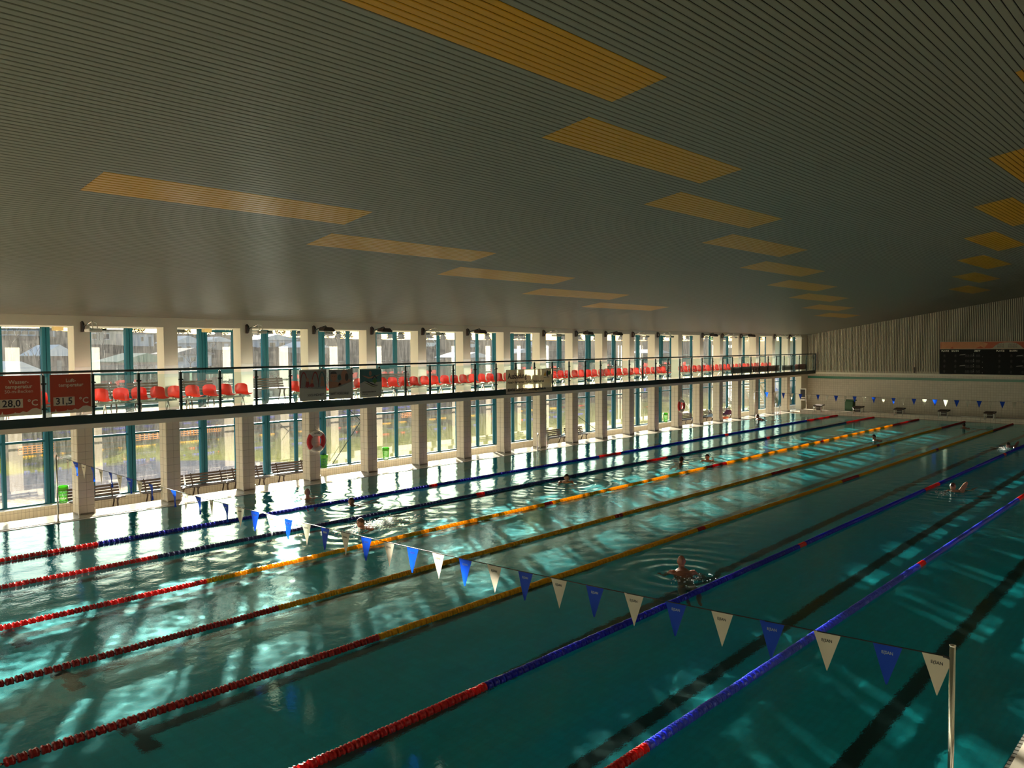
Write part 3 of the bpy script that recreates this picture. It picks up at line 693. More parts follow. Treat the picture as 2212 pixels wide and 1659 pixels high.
for i, x in enumerate(SX):
    o = seat0 if i == 0 else copy_tree(seat0)
    o['label'] = seat_label(x); o.location = (x+random.uniform(-.02, .02), .86, 3.07); o.rotation_euler = (0, 0, random.uniform(-.05, .05))
def beam(x0, x1, label):
    t_ = empty('seat_beam', (x0, .86, 2.64)); tag(t_, label, 'seat frame', 'steel frames carrying the red seats'); ln = x1-x0
    b = MB(); b.box(0, ln, -.03, .03, .34, .395); b.build('beam', M['steel'], t_)
    for q in (0.25, ln-.25):
        b = MB(); b.tube([(q, -.14, .0), (q, 0, .34)], .018, 6); b.tube([(q, .14, .0), (q, 0, .34)], .018, 6); b.build('leg', M['steel'], t_)
x = -3.2
for (a, e) in ((-3.2, 10.9), (12.3, 35.4), (36.7, 48.4)):
    n = max(1, round((e-a)/2.4)); w_ = (e-a)/n
    for i in range(n): beam(a+i*w_+.05, a+(i+1)*w_-.05, 'steel seat frame under the red seats on the gallery')

# ------------------------------------------------------------------ slatted benches
def bench(ln, x, y, z, label, legs=2, group=None, rotz=0):
    t_ = empty('bench', (x, y, z), rotz); tag(t_, label, 'bench', group)
    for i in range(4): MB().bbox(-ln/2, ln/2, -.22+i*.12, -.13+i*.12, .40+.005*(i == 0), .435, .006).build('slat', M['dark'], t_)
    for i in range(4):
        o = MB().bbox(-ln/2, ln/2, -.012, .012, -.032, .032, .006).build('slat', M['dark'], t_); o.location = (0, .24+.025*i, .49+.085*i); o.rotation_euler = (-.26, 0, 0)
    for i in range(legs):
        q = -ln/2+.22+(ln-.44)*i/(legs-1)
        b = MB(); b.tube([(q, -.20, .0), (q, -.13, .28), (q, -.17, .40)], [.022, .026, .03], 6); b.tube([(q, .24, .0), (q, .12, .28), (q, .10, .40)], [.022, .026, .03], 6)
        b.box(q-.025, q+.025, -.22, .22, .37, .40); b.tube([(q, .20, .38), (q, .36, .80)], .025, 6); b.build('leg_frame', M['dark'], t_)
    return t_
WZ = -.44
BY = 3.45
bench(1.5, 7.23, BY, WZ, 'dark slatted bench behind the first pillar')
bench(1.48, 9.31, BY, WZ, 'dark slatted bench half hidden by the second pillar')
bench(1.48, 10.85, BY, WZ, 'dark slatted bench right of the second pillar')
bench(1.36, 12.28, BY, WZ, 'dark slatted bench right of the third pillar in the glare')
bench(1.48, 14.05, BY, WZ, 'dark slatted bench left of the near lifebuoy pillar')
bench(1.7, 28.95, BY, WZ, 'dark slatted bench behind the near pool ladder')
bench(1.5, 30.9, BY, WZ, 'dark slatted bench seen end-on right of the ladder bench')
bench(1.7, 42.1, BY, WZ, 'dark slatted bench beside the far lifebuoy')
bt = bench(1.7, 44.7, BY, WZ, 'dark slatted bench with a pale blue towel on the seat')
bench(1.7, 47.2, BY, WZ, 'dark slatted bench with a purple robe and orange bag')
for i, (x, l_) in enumerate([(7.3, 1.5), (9.0, 1.3), (10.6, 1.2), (18.9, 2.0), (29.4, 1.5), (34.2, 1.4), (40.0, 1.4), (13.0, 1.8)]):
    bench(l_, x, 3.55, 2.64, ['dark slatted bench upstairs, first from the left behind the red seats', 'dark slatted bench upstairs, second from the left', 'short dark slatted bench upstairs, third from the left', 'long dark slatted bench upstairs behind the seats right of the wave banner', 'dark slatted bench upstairs right of the job banner', 'dark slatted bench upstairs, right of centre', 'dark slatted bench upstairs, farthest right', 'dark slatted bench upstairs behind the photo banners'][i])
# towel, robe, bag on the far benches
def drape(name, x, y, z, w_, d_, c, label, cat, lump=.04):
    b = MB(); nu, nv = 8, 8
    rr_ = random.Random(int(x*10))
    for s_ in (0, 1):
        for i in range(nu+1):
            for j in range(nv+1):
                u, v = i/nu, j/nv; e = min(u, 1-u, v, 1-v)*4
                b.v.append(((u-.5)*w_, (v-.5)*d_, (0.0 if s_ else min(1, e)*lump*(1.2+math.sin(u*9+v*5)*.5)+.012)))
    N1 = (nu+1)*(nv+1)
    for s_ in (0, 1):
        for i in range(nu):
            for j in range(nv):
                A = s_*N1+i*(nv+1)+j; q = (A, A+nv+1, A+nv+2, A+1); b.f.append(q if not s_ else q[::-1]); b.m.append(0); b.sm.append(True)
    o = b.build(name, mat(name+' cloth', c, 0.8, var=.1, trans=.1)); o.location = (x, y, z); tag(o, label, cat); return o
drape('towel', 44.8, 3.3, WZ+.437, .9, .42, (0.35, 0.45, 0.55), 'pale blue towel spread on a far bench', 'towel', .09)
drape('bathrobe', 47.0, 3.35, WZ+.437, .8, .44, (0.10, 0.02, 0.06), 'purple bathrobe heaped on a far bench', 'robe', .16)
bg_ = MB(); bg_.bbox(-.22, .22, -.14, .14, 0, .34, .05); bgo = empty('bag', (46.15, 3.1, WZ)); bg_.build('body', mat('orange bag', (0.62, .10, .02), .6), bgo); MB().tube([(-.12, 0, .33), (-.1, 0, .46), (.1, 0, .46), (.12, 0, .33)], .012, 6).build('handle', M['dark'], bgo); tag(bgo, 'orange-red bag on the floor beside the robe bench', 'bag')

# ------------------------------------------------------------------ green waste bins on the sill
binm = mat('green plastic bin', (0.10, 0.42, 0.02), 0.4, var=.05, trans=.5)
def wbin(x, label, h=.5, y=3.94, z=-.075, r=.13):
    t_ = empty('waste_bin', (x, y, z)); tag(t_, label, 'bin')
    MB().lathe([(.0, 0), (r*.8, 0), (r*.82, .02), (r*.8, .02)], 16).build('base', binm, t_)
    b = MB()
    for k in range(20):                                # crossed ribs of the basket
        for sg in (-1, 1):
            pts = [((r*.8+(r*.2)*q/4)*math.cos(2*PI*k/20+sg*q*.13), (r*.8+(r*.2)*q/4)*math.sin(2*PI*k/20+sg*q*.13), .02+(h-.14)*q/4) for q in range(5)]
            b.tube(pts, .006, 4, cap=False)
    b.build('basket', binm, t_)
    MB().lathe([(r, h-.14), (r*1.06, h-.13), (r*1.12, h), (r*1.05, h), (r*.98, h-.13)], 18).build('collar', binm, t_)
wbin(6.45, 'bright green mesh waste bin left of the first pillar'); wbin(15.7, 'green waste bin right of the near lifebuoy'); wbin(18.7, 'green waste bin at the foot of the fifth window bay'); wbin(40.2, 'green waste bin left of the far lifebuoy', .55)

# ------------------------------------------------------------------ swimming-lane ropes
cmap = dict(red=mat('float red', (0.72, 0.015, 0.02), 0.3, var=.04, trans=.25), darkred=mat('float dark red', (0.42, 0.010, 0.014), 0.3, var=.04, trans=.15),
            blue=mat('float blue', (0.015, 0.02, 0.50), 0.25, var=.04, trans=.1), navy=mat('float navy', (0.014, 0.02, 0.16), 0.3, var=.04, trans=.1), sky=mat('float bright blue', (0.07, 0.10, 0.80), 0.22, var=.04, trans=.1),
            yellow=mat('float yellow', (0.95, 0.56, 0.008), 0.3, var=.04, trans=.35), amber=mat('float amber', (0.85, 0.44, 0.008), 0.3, var=.04, trans=.3))
PB = .118
def bead_mesh(m, r=.062, seg=12):
    return MB().lathe([(.014, -.050), (r*.80, -.047), (r, -.034), (r, -.022), (r*.84, -.014), (r*.84, .014), (r, .022), (r, .034), (r*.80, .047), (.014, .050)], seg, axis='x', smooth=False).mesh('float', m)
ROPES = [  # y, body, end, red start, red end, markers
    (ROPEY[0], 'blue', 'red', 4.84, 45.0, (15.2, 35.0), 'dark blue lane rope nearest the windows'),
    (ROPEY[1], 'navy', 'red', 5.2, 45.05, (15.1, 34.9), 'navy lane rope, second from the windows'),
    (ROPEY[2], 'yellow', 'red', 4.95, 45.0, (15.2, 35.0), 'bright yellow lane rope, third from the windows'),
    (ROPEY[3], 'amber', 'darkred', 5.0, 45.0, (15.1, 35.0), 'amber lane rope, middle one of seven'),
    (ROPEY[4], 'amber', 'darkred', 5.15, 45.0, (15.0, 35.0), 'amber lane rope, fifth from the windows'),
    (ROPEY[5], 'blue', 'red', 5.0, 45.0, (15.0, 35.0), 'blue lane rope, second from the viewer'),
    (ROPEY[6], 'sky', 'red', 4.95, 45.0, (15.1, 35.0), 'bright blue lane rope nearest the viewer')]
beads = {}
for (y, body, end, s0, s1, mk, label) in ROPES:
    t_ = empty('lane_rope', (0, y, .02)); tag(t_, label, 'lane rope')
    MB().tube([(0.02, 0, 0), (49.98, 0, 0)], .008, 5).build('cable', M['black'], t_)
    for q in (0.06, 49.94): o = MB().lathe([(.015, -.05), (.022, -.04), (.022, .04), (.015, .05)], 8, axis='x').build('tensioner', M['steel'], t_); o.location = (q, 0, 0)
    far = {}; x = .18; i = 0
    while x < 49.85:
        c = end if (x < s0 or x > s1) else body
        if any(abs(x-q) < .17 for q in mk) or abs(x-25.0) < .78: c = 'red' if body in ('blue', 'navy', 'sky', 'yellow') else 'darkred'
        if body == 'sky' and False: c = 'blue'
        if c not in beads: beads[c] = (bead_mesh(cmap[c]), bead_mesh(cmap[c], seg=8))
        D = math.dist((x, y, 0), CAM)
        if D < 18.5: obj('float', beads[c][0], t_, (x, 0, random.uniform(-.004, .004)), (random.uniform(0, .5), random.uniform(-.02, .02), random.uniform(-.03, .03)))
        else: far.setdefault(c, []).append(x)
        x += PB; i += 1
    for c, xl in far.items():
        src = beads[c][1]; nv = len(src.vertices); co = np.empty(nv*3); src.vertices.foreach_get('co', co); co = co.reshape(-1, 3)
        n = len(xl); V = np.tile(co, (n, 1)); V[:, 0] += np.repeat(xl, nv)
        fcs = [tuple(p.vertices) for p in src.polygons]; F = [tuple(v+k*nv for v in f_) for k in range(n) for f_ in fcs]
        me_ = bpy.data.meshes.new('floats'); me_.from_pydata(V.tolist(), [], F); me_.materials.append(cmap[c]); obj('floats', me_, t_, kind='stuff')

# ------------------------------------------------------------------ backstroke pennant lines
pw_ = mat('pennant white cloth', (0.72, 0.66, 0.54), 0.8, var=.03, trans=.45); pb_ = mat('pennant blue cloth', (0.004, 0.06, 0.55), 0.7, var=.05, trans=.4)
prt = mat('pennant print grey', (0.32, 0.40, 0.50), 0.7, var=0)
logo_me = text_mesh('E(SAN', .038, depth=.0006, font_bold=True, stretch=.95)
lw = max(v.co.x for v in logo_me.vertices)
for v in logo_me.vertices: v.co.x -= lw/2
logo_w = logo_me.copy(); logo_me.materials.clear(); logo_w.materials.clear(); logo_me.materials.append(M['black']); logo_w.materials.append(prt)
def pennant_mesh(m, curl, w_=.24, h=.35):
    b = MB(); n = 6
    for i in range(n+1):
        t_ = i/n; hw = w_/2*(1-t_)+.004
        for j in range(5):
            u = -1+j/2; b.v.append((curl*math.sin(t_*2.2)*(.02+.025*u*t_)+curl*.03*(u*u)*t_, hw*u*(1-.0*t_), -h*t_))
    for i in range(n):
        for j in range(4):
            A = i*5+j; b.f.append((A, A+1, A+6, A+5)); b.m.append(0); b.sm.append(True)
    return b.mesh('pennant', m)
pens = {(c, k): pennant_mesh(m_, q) for c, m_ in (('w', pw_), ('b', pb_)) for k, q in enumerate((.15, -.3, 1.0))}
def flag_line(x, seq, zf, y0, y1, label, label2=None, logos=True, skew=0.0):
    t_ = empty('pennant_line', (x, 0, 0)); tag(t_, label, 'pennants')
    XO = (lambda q: (q-y0)/(y1-y0)*skew); ys_ = np.linspace(y0, y1, 48); MB().tube([(XO(yy_), yy_, zf(yy_)) for yy_ in ys_], .006, 5).build('cord', M['black'], t_)
    for i, (yy_, c) in enumerate(seq):
        k = 2 if (yy_ > -9 and logos and i % 2) else i % 2
        o = obj('pennant', pens[(c, k)], t_, (XO(yy_), yy_, zf(yy_)), (0, 0, random.uniform(-.25, .25) if yy_ > -11 else random.uniform(-.06, .06)))
        o.scale = (1, random.uniform(.85, 1.0) if yy_ > -9 else 1, 1)
        if logos: lo = obj('print', logo_me if c == 'w' else logo_w, o, (-.006, 0, -.08), Matrix(((0, 0, -1), (-1, 0, 0), (0, 1, 0))).to_euler())
    return t_
def zn(y): # sagging cord: (-20.4, 1.86) (0.6, 1.73)
    t_ = (y+20.4)/21.0; return 1.83*(1-t_)+1.74*t_-.19*4*t_*(1-t_)*1.0
seq = [(-19.93+.532*i, 'b' if i % 2 == 0 else 'w') for i in range(38)]; seq.insert(0, (-20.33, 'w'))
flag_line(4.83, seq, zn, -20.44, .58, 'string of blue and white pennants sagging across the near end of the pool', skew=.31)
def zf_(y): t_ = (y+20.4)/21.0; return 1.66-.12*4*t_*(1-t_)
seqf = [(-20.2+.525*i, 'b' if i % 2 == 0 else 'w') for i in range(39)]
flag_line(45.0, seqf, zf_, -20.44, .55, 'string of blue and white pennants across the far end before the starting blocks', logos=False)
def pole(x, y, z1, r, label, base=.02):
    t_ = empty('flag_pole', (x, y, base)); tag(t_, label, 'pole')
    MB().tube([(0, 0, 0), (0, 0, z1-base)], r, 12).build('tube', M['steel'], t_)
    MB().lathe([(r, z1-base-.004), (r*1.1, z1-base), (r*1.1, z1-base+.012), (0, z1-base+.02)], 12).build('cap', M['steel'], t_)
    MB().tube([(0, 0, z1-base-.09), (-.01, -.0, z1-base-.11), (0, .05, z1-base-.10), (0, .07, z1-base-.1)], .012, 6).build('knot', M['black'], t_)
    MB().lathe([(r*2.2, 0), (r*2.2, .015), (r*1.3, .03)], 12).build('socket', M['steel'], t_)
pole(4.82, -20.45, 1.93, .024, 'steel pennant pole standing on the near deck at lower right', .05)
pole(5.15, .58, 1.75, .02, 'thin pennant pole at the window side near end of the pool')
pole(45.0, .30+.25, 1.70, .02, 'thin pennant pole at the window side far end'); pole(45.0, -20.45, 1.7, .02, 'thin pennant pole on the near side far end, out of sight', .05)

# ------------------------------------------------------------------ pool ladders
def ladder(x, label, s=1.0):
    t_ = empty('pool_ladder', (x, .48, 0)); tag(t_, label, 'ladder')
    for q in (0, .62):
        pts = [(q, 0, -1.0), (q, -.02, .0), (q, -.02, .58), (q+.03, -.01, .70), (q+.10, .02, .76), (q+.18, .06, .72), (q+.26, .12, .58), (q+.46, .28, .20), (q+.47, .30, .12), (q+.42, .28, .06), (q+.30, .22, .06), (q+.22, .20, .02)]
        MB().tube(pts, .021, 10).build('rail', M['steel'], t_)
    for k in range(3): o = MB().bbox(0.02, .60, -.05, .05, -.015, .015, .005).build('step', M['steel'], t_); o.location = (0, -.02, -.18-.25*k)
ladder(24.15, 'stainless steel pool ladder with looped grab rails in front of the bench'); ladder(47.9, 'stainless steel pool ladder near the far left corner of the pool')

# ------------------------------------------------------------------ lifebuoys
br_, bw_ = mat('buoy red', (0.50, 0.02, 0.02), .45, var=.05), mat('buoy white', (0.72, 0.66, 0.58), .45, var=.03)
def buoy(x, z, label, y=1.0):
    t_ = empty('lifebuoy', (x, y, z)); tag(t_, label, 'lifebuoy')
    b = MB(); R, r = .285, .085; nu, nv = 48, 12
    for i in range(nu):
        for j in range(nv):
            a, c = 2*PI*i/nu, 2*PI*j/nv; q = R+r*math.cos(c); b.v.append((q*math.cos(a), .75*r*math.sin(c), q*math.sin(a)))
    for i in range(nu):
        ang_ = (i+.5)/nu*360; red = any(abs((ang_-c0+180) % 360-180) < 42 for c0 in (0, 180))
        for j in range(nv):
            A = i*nv+j; B = i*nv+(j+1) % nv; C = ((i+1) % nu)*nv+(j+1) % nv; D_ = ((i+1) % nu)*nv+j; b.f.append((A, B, C, D_)); b.m.append(1 if red else 0); b.sm.append(True)
    b.build('ring', [bw_, br_], t_)
    b = MB()
    pts = []
    for i in range(33):
        a = 2*PI*i/32; sag = .03*abs(math.sin(2*a)); q = R+r+.012+sag; pts.append((q*math.cos(a+PI/4), -.0, q*math.sin(a+PI/4)))
    b.tube(pts[:-1], .006, 5, closed=True); b.build('grab_line', bw_, t_)
    MB().tube([(0, .0, R+r), (0.01, .05, R+r+.12), (0, .09, R+r+.16)], .007, 5).build('hanger', M['steel'], t_)
    # lettering bent round the ring
    def arc(txt, a0, flip, sz=.075, stp=.155):
        for k, ch in enumerate(txt):
            a = a0+(-1 if not flip else 1)*(k-(len(txt)-1)/2)*stp; me_ = text_mesh(ch, sz, .001, align='CENTER', font_bold=True); me_.materials.clear(); me_.materials.append(M['black'])
            q = R-.022 if not flip else R+.022; o = obj('lettering', me_, t_, (q*math.cos(a), -.066, q*math.sin(a))); rot_ = (a-PI/2) if not flip else (a+PI/2)
            o.rotation_euler = (Matrix.Rotation(-rot_, 3, 'Y') @ Matrix.Rotation(PI/2, 3, 'X')).to_euler()
    if x < 20: arc('binke', PI/2, False); arc('binke', -PI/2, True, .035, .10)
    return t_
buoy(13.36, 1.35, 'red and white lifebuoy hung on the near pillar beside the glare', y=1.03); buoy(37.07, 1.2, 'red and white lifebuoy hung on a pillar far along the pool', y=1.03)

# ------------------------------------------------------------------ wall lamps on the pillar heads
lampg = mat('lamp glass', (0.55, 0.54, 0.48), 0.2, var=0)
def lamp(x, kind, label, n):
    t_ = empty('wall_lamp', (x+.2, 1.1, 5.08)); tag(t_, label, 'lamp')
    MB().bbox(-.035, .035, -.07, .0, -.14, .13, .01).build('wall_plate', M['dark'], t_)
    MB().tube([(0, -.05, .13), (0, -.13, .08), (0, -.15, -.02), (0, -.10, -.12)], .03, 8).build('hinge', M['black'], t_)
    MB().tube([(0, -.12, .0), (0, -.72, .12)], [.022, .016], 8).build('arm', M['green' if kind == 'h' else 'steel'], t_)
    hd = empty('head', (0, 0, 0)); hd.parent = t_
    bpy.data.objects.remove(hd)
    if kind == 'b':
        MB().tube([(-.02, -.72, .12), (-.02, -.78, .10), (-.02, -.80, -.06)], .014, 6).tube([(.02, -.72, .12), (.1, -.76, .08), (.1, -.80, -.06)], .014, 6).build('yoke', M['white'], t_)
        MB().bbox(-.17, .17, -.95, -.62, -.15, -.07, .02).build('housing', M['white'], t_); MB().box(-.14, .14, -.92, -.65, -.156, -.15).build('front_glass', lampg, t_)
        MB().bbox(.17, .30, -.86, -.74, -.11, -.07, .01).build('gear_box', M['green'], t_)
    else:
        MB().tube([(0, -.72, .12), (.05, -.74, .04)], .02, 6).build('yoke', M['dark'], t_)
        b = MB(); b.prism([(-.20, -.03), (.22, -.07), (.26, -.03), (.14, .07), (-.14, .08)], 'y', -.90, -.60); b.build('housing', M['dark'], t_)
        b = MB(); b.box(-.18, .2, -.88, -.62, -.075, -.05); b.build('front_glass', lampg, t_)
ORD = ['first', 'second', 'third', 'fourth', 'fifth', 'sixth', 'seventh', 'eighth', 'ninth', 'tenth', 'eleventh', 'twelfth', 'thirteenth', 'fourteenth', 'fifteenth', 'sixteenth']
LX = [(5.85, 'b'), (10.70, 'b'), (13.15, 'h'), (15.58, 'h'), (18.0, 'b'), (20.38, 'h'), (25.11, 'b'), (27.45, 'h'), (29.79, 'h'), (32.13, 'b'), (34.48, 'b'), (39.22, 'h'), (41.57, 'b'), (43.94, 'h'), (48.71, 'b'), (51.1, 'b')]
for i, (x, k) in enumerate(LX): lamp(x, k, '%s floodlight on a wall arm, %s from the left along the pillar heads' % ('white boxy' if k == 'b' else 'dark hooded', ORD[i]), i)
# ------------------------------------------------------------------ banners on the balustrade
def facing_pool(): return (PI/2, 0, 0)
def board_(name, x0, x1, z0, z1, y, m, label, cat='banner', th=.006):
    t_ = empty(name, (x0, y, z0)); tag(t_, label, cat); MB().box(0, x1-x0, 0, th, 0, z1-z0).build('sheet', m, t_); return t_
def flat(t_, name, pts, m, lay=1):
    b = MB(); b.poly([(p[0], -.001*lay, p[1]) for p in pts]); return b.build(name, m, t_)
def circ(cx, cz, rx, rz, n=20, a0=0, a1=2*PI): return [(cx+rx*math.cos(a0+(a1-a0)*i/n), cz+rz*math.sin(a0+(a1-a0)*i/n)) for i in range(n + (0 if abs(a1-a0-2*PI) < 1e-6 else 1))]
orange = mat('sign orange red', (0.34, 0.035, 0.010), .45, var=.08, scale=2, trans=.06); signw = mat('sign cream', (0.55, 0.50, 0.38), .5, var=.02, trans=.12)
signk = mat('sign black print', (0.012, 0.01, 0.02), .5, var=0)
def temp_sign(x0, lines, val, label):
    t_ = board_('temperature_sign', x0, x0+1.0, 2.83, 3.83, .455, orange, label, 'sign')
    z = .80
    for (txt, sz, bold) in lines:
        me_ = text_mesh(txt, sz, .001, font_bold=bold, align='CENTER'); me_.materials.clear(); me_.materials.append(signw); obj('lettering', me_, t_, (.5, -.003, z), facing_pool()); z -= .115
    flat(t_, 'number_plate', [(.07, .20), (.58, .20), (.58, .42), (.07, .42)], signw, 2)
    me_ = text_mesh(val, .24, .001, font_bold=True, align='CENTER'); me_.materials.clear(); me_.materials.append(signk); obj('number', me_, t_, (.325, -.005, .235), facing_pool())
    me_ = text_mesh('°C', .22, .001, font_bold=True); me_.materials.clear(); me_.materials.append(signw); obj('unit', me_, t_, (.68, -.003, .24), facing_pool())
    sky_ = [(0, 0), (1, 0), (1, .10), (.97, .14), (.88, .175), (.78, .165), (.72, .12), (.66, .08), (.58, .11), (.5, .07), (.42, .08), (.4, .10), (.38, .07), (.3, .06), (.2, .05), (.14, .06), (.12, .13), (.10, .06), (0, .05)]
    flat(t_, 'town_skyline', sky_, signw, 2)
    flat(t_, 'edge_strip', [(.98, 0), (1.0, 0), (1.0, 1.0), (.98, 1.0)], signw, 3)
temp_sign(3.80, [('Wasser-', .13, True), ('temperatur', .13, True), ('50-m-Becken', .12, False)], '28,0', 'orange water temperature sign reading 28,0 at the left end of the balustrade')
temp_sign(5.01, [('Luft-', .13, True), ('temperatur', .13, True)], '31,5', 'orange air temperature sign reading 31,5, second from the left')
pic1 = mat('banner picture grey', (0.20, 0.19, 0.17), .5, var=.3, scale=8); picr = mat('banner picture red', (0.22, 0.02, 0.02), .5, var=.2); skin = mat('banner picture skin', (0.32, 0.15, 0.09), .5, var=.15, scale=8); pict = mat('banner picture teal', (0.03, 0.12, 0.12), .5, var=.2); picd = mat('banner picture dark', (0.05, 0.035, 0.03), .5, var=.2)
sheetc = mat('banner sheet', (0.40, 0.39, 0.32), .5, var=.03, trans=.06); lgreen = mat('logo green', (0.05, 0.16, 0.02), .5, var=0); lolive = mat('logo olive', (0.12, 0.13, 0.03), .5, var=0)
g1 = board_('photo_banner', 12.37, 13.40, 2.77, 3.78, .455, sheetc, 'banner with a water slide photo and the word GESUNDHEIT')
flat(g1, 'picture', [(0, .42), (.3, .40), (.65, .37), (1.03, .37), (1.03, .97), (0, .97)], pic1, 1)
for (cx, c) in ((.16, picr), (.60, picr), (.86, pict)):
    o_ = circ(cx, .42, .15, .52, 16, 0, PI); i_ = circ(cx, .42, .11, .47, 16, PI, 0); flat(g1, 'slide_arch', o_+i_, c, 2)
for (cx, cz) in ((.3, .68), (.47, .62), (.88, .70)): flat(g1, 'bather', circ(cx, cz, .05, .07), skin, 3); flat(g1, 'bather', [(cx-.09, .45), (cx+.09, .45), (cx+.05, cz-.06), (cx-.05, cz-.06)], skin if cx > .5 else picr, 3)
text_part('lettering', ')GESUNDHEIT', signk, g1, (.30, -.003, .14), facing_pool(), .115, stretch=.86)
g2 = board_('photo_banner', 13.50, 14.47, 2.77, 3.76, .455, sheetc, 'banner with a baby and adult photo and the words TRIFFT VORSORGE')
flat(g2, 'picture', [(0, .36), (.2, .37), (.5, .42), (.97, .58), (.97, .97), (0, .97)], pic1, 1)
flat(g2, 'child_body', [(0, .38), (.35, .40), (.52, .50), (.30, .58), (0, .60)], skin, 2); flat(g2, 'child_head', circ(.20, .76, .13, .16), skin, 3); flat(g2, 'child_hair', circ(.19, .84, .13, .09, 12, 0, PI), picd, 4)
flat(g2, 'adult_body', [(.35, .44), (.95, .57), (.85, .64), (.6, .66), (.45, .60)], skin, 2); flat(g2, 'adult_head', circ(.63, .78, .14, .18), skin, 3); flat(g2, 'adult_shade', circ(.72, .72, .07, .13), picd, 4); flat(g2, 'ball', circ(.42, .72, .07, .10), pict, 4)
for q in (.15, .22): flat(g2, 'eye', circ(q, .76, .012, .01, 8), picd, 5)
text_part('lettering', 'TRIFFT VORSORGE', signk, g2, (.02, -.003, .14), facing_pool(), .115, stretch=.80)
g3 = board_('photo_banner', 14.77, 15.72, 2.77, 3.75, .455, sheetc, 'banner with a green cross under a roof and dark wave logo')
flat(g3, 'picture', [(0, .48), (.2, .55), (.6, .50), (.95, .52), (.95, .95), (0, .95)], pict, 1); flat(g3, 'bather_head', circ(.45, .82, .06, .09), skin, 2); flat(g3, 'bather_arms', [(.08, .76), (.40, .70), (.62, .72), (.9, .78), (.6, .66), (.35, .64)], skin, 2)
flat(g3, 'logo_roof', [(.52, .64), (.64, .76), (.76, .64), (.73, .62), (.64, .71), (.55, .62)], signk, 3)
flat(g3, 'logo_cross', [(.60, .46), (.68, .46), (.68, .52), (.74, .52), (.74, .58), (.68, .58), (.68, .64), (.60, .64), (.60, .58), (.54, .58), (.54, .52), (.60, .52)], lgreen, 4)
def wave(dx, dz, th): 
    top = [(.16+i*.065+dx, .50+dz+.09*math.cos(i*.33)*(1-.02*i)-.02) for i in range(10)]; bot = [(x_, z_-th*math.sin(PI*(k+.4)/10.5)) for k, (x_, z_) in enumerate(top)]
    return top+bot[::-1]
flat(g3, 'logo_wave', wave(.03, .0, .05), signk, 3); flat(g3, 'logo_wave', wave(.0, -.06, .035), lolive, 3)
text_part('lettering', 'RIESAPARKKLINIKUM', signk, g3, (.10, -.003, .16), facing_pool(), .062); text_part('lettering', 'R I E S A', signk, g3, (.10, -.003, .08), facing_pool(), .062)
wb = mat('job banner cloth', (0.66, 0.60, 0.48), .6, var=.02, trans=.6)
g4 = board_('job_banner', 22.18, 25.14, 2.55, 3.54, .44, wb, 'large cream Ausbildung job banner hung over the balustrade')
text_part('lettering', 'Ausbildung', signk, g4, (.10, -.004, .62), facing_pool(), .33, stretch=.80, font_bold=True)
text_part('lettering', 'Hotel • Restaurant • Küche • Bäderbetrieb', signk, g4, (.08, -.004, .42), facing_pool(), .15, stretch=.90, font_bold=True)
text_part('lettering', 'BEWIRB DICH JETZT!  www.magnet-riesa.de', signk, g4, (.08, -.004, .10), facing_pool(), .16, stretch=.82, font_bold=True)
flat(g4, 'logo_part', [(2.38, .68), (2.52, .90), (2.56, .68)], mat('logo yellow', (.6, .32, .02), .5, var=0), 2); flat(g4, 'logo_part', circ(2.64, .78, .07, .13), signk, 2); flat(g4, 'logo_part', circ(2.76, .80, .08, .09), lgreen, 3); flat(g4, 'logo_part', circ(2.86, .82, .04, .05), picr, 3)
text_part('lettering', 'magnet RIESA', signk, g4, (2.38, -.004, .60), facing_pool(), .07)
rim = MB(); W_, H_ = 2.96, .99
for (a, b_, c, d) in ((0, W_, 0, .02), (0, W_, H_-.02, H_), (0, .02, 0, H_), (W_-.02, W_, 0, H_)): rim.box(a, b_, -.004, .01, c, d)
rim.build('hem', signw, g4)
dred = mat('dark red banner', (0.10, 0.012, 0.010), .6, var=.1); dol = mat('dark olive banner', (0.05, 0.05, 0.035), .6, var=.1)
h1 = board_('long_banner', 41.9, 44.7, 2.84, 3.22, .56, dol, 'dark olive banner behind the glass at the far end of the gallery'); [flat(h1, 'print_line', [(.15, z_), (2.6, z_), (2.6, z_+.07), (.15, z_+.07)], signk, 2) for z_ in (.08, .22)]
h2 = board_('long_banner', 44.75, 48.6, 2.84, 3.22, .56, dred, 'long dark red banner behind the far gallery glass'); text_part('lettering', 'C    6', signw, h2, (.2, -.003, .1), facing_pool(), .22)
h3 = board_('long_banner', 49.0, 50.7, 2.86, 3.2, .56, dol, 'short dark banner right of the long dark red one')
h4 = board_('long_banner', 51.0, 52.9, 2.86, 3.22, .56, dred, 'dark red banner nearest the far wall')

# ------------------------------------------------------------------ scoreboard on the far wall (faces the near end)
FW = Matrix(((0, 0, -1), (-1, 0, 0), (0, 1, 0))).to_euler()      # text x -> -Y, text y -> Z, normal -> -X
sb = empty('scoreboard', (XF-.04, -7.5, 2.62)); tag(sb, 'black race scoreboard with an orange banner along its top', 'scoreboard')
MB().bbox(-.14, 0, -9.6, 0, 0, 1.56, .01).build('panel', mat('scoreboard black', (0.004, 0.004, 0.004), .6, var=0, spec=0.2), sb)
MB().bbox(-.13, 0, -9.6, -.03, 1.58, 2.02, .005).build('banner', mat('scoreboard banner', (0.42, 0.075, 0.02), .5, var=.25, scale=1.2), sb)
MB().box(-.135, -.0, -9.62, .0, 1.56, 1.59).box(-.135, 0, -9.62, 0, 2.01, 2.03).build('banner_edge', signw, sb)
def fw_flat(par, name, pts, m, lay): b = MB(); b.poly([(-.132-.002*lay, -p[0], p[1]) for p in pts]); return b.build(name, m, par)
bc = mat('banner arch cream', (0.34, 0.30, 0.22), .5, var=.05); bo = mat('banner pale orange', (0.50, 0.19, 0.07), .5, var=.25, scale=3)
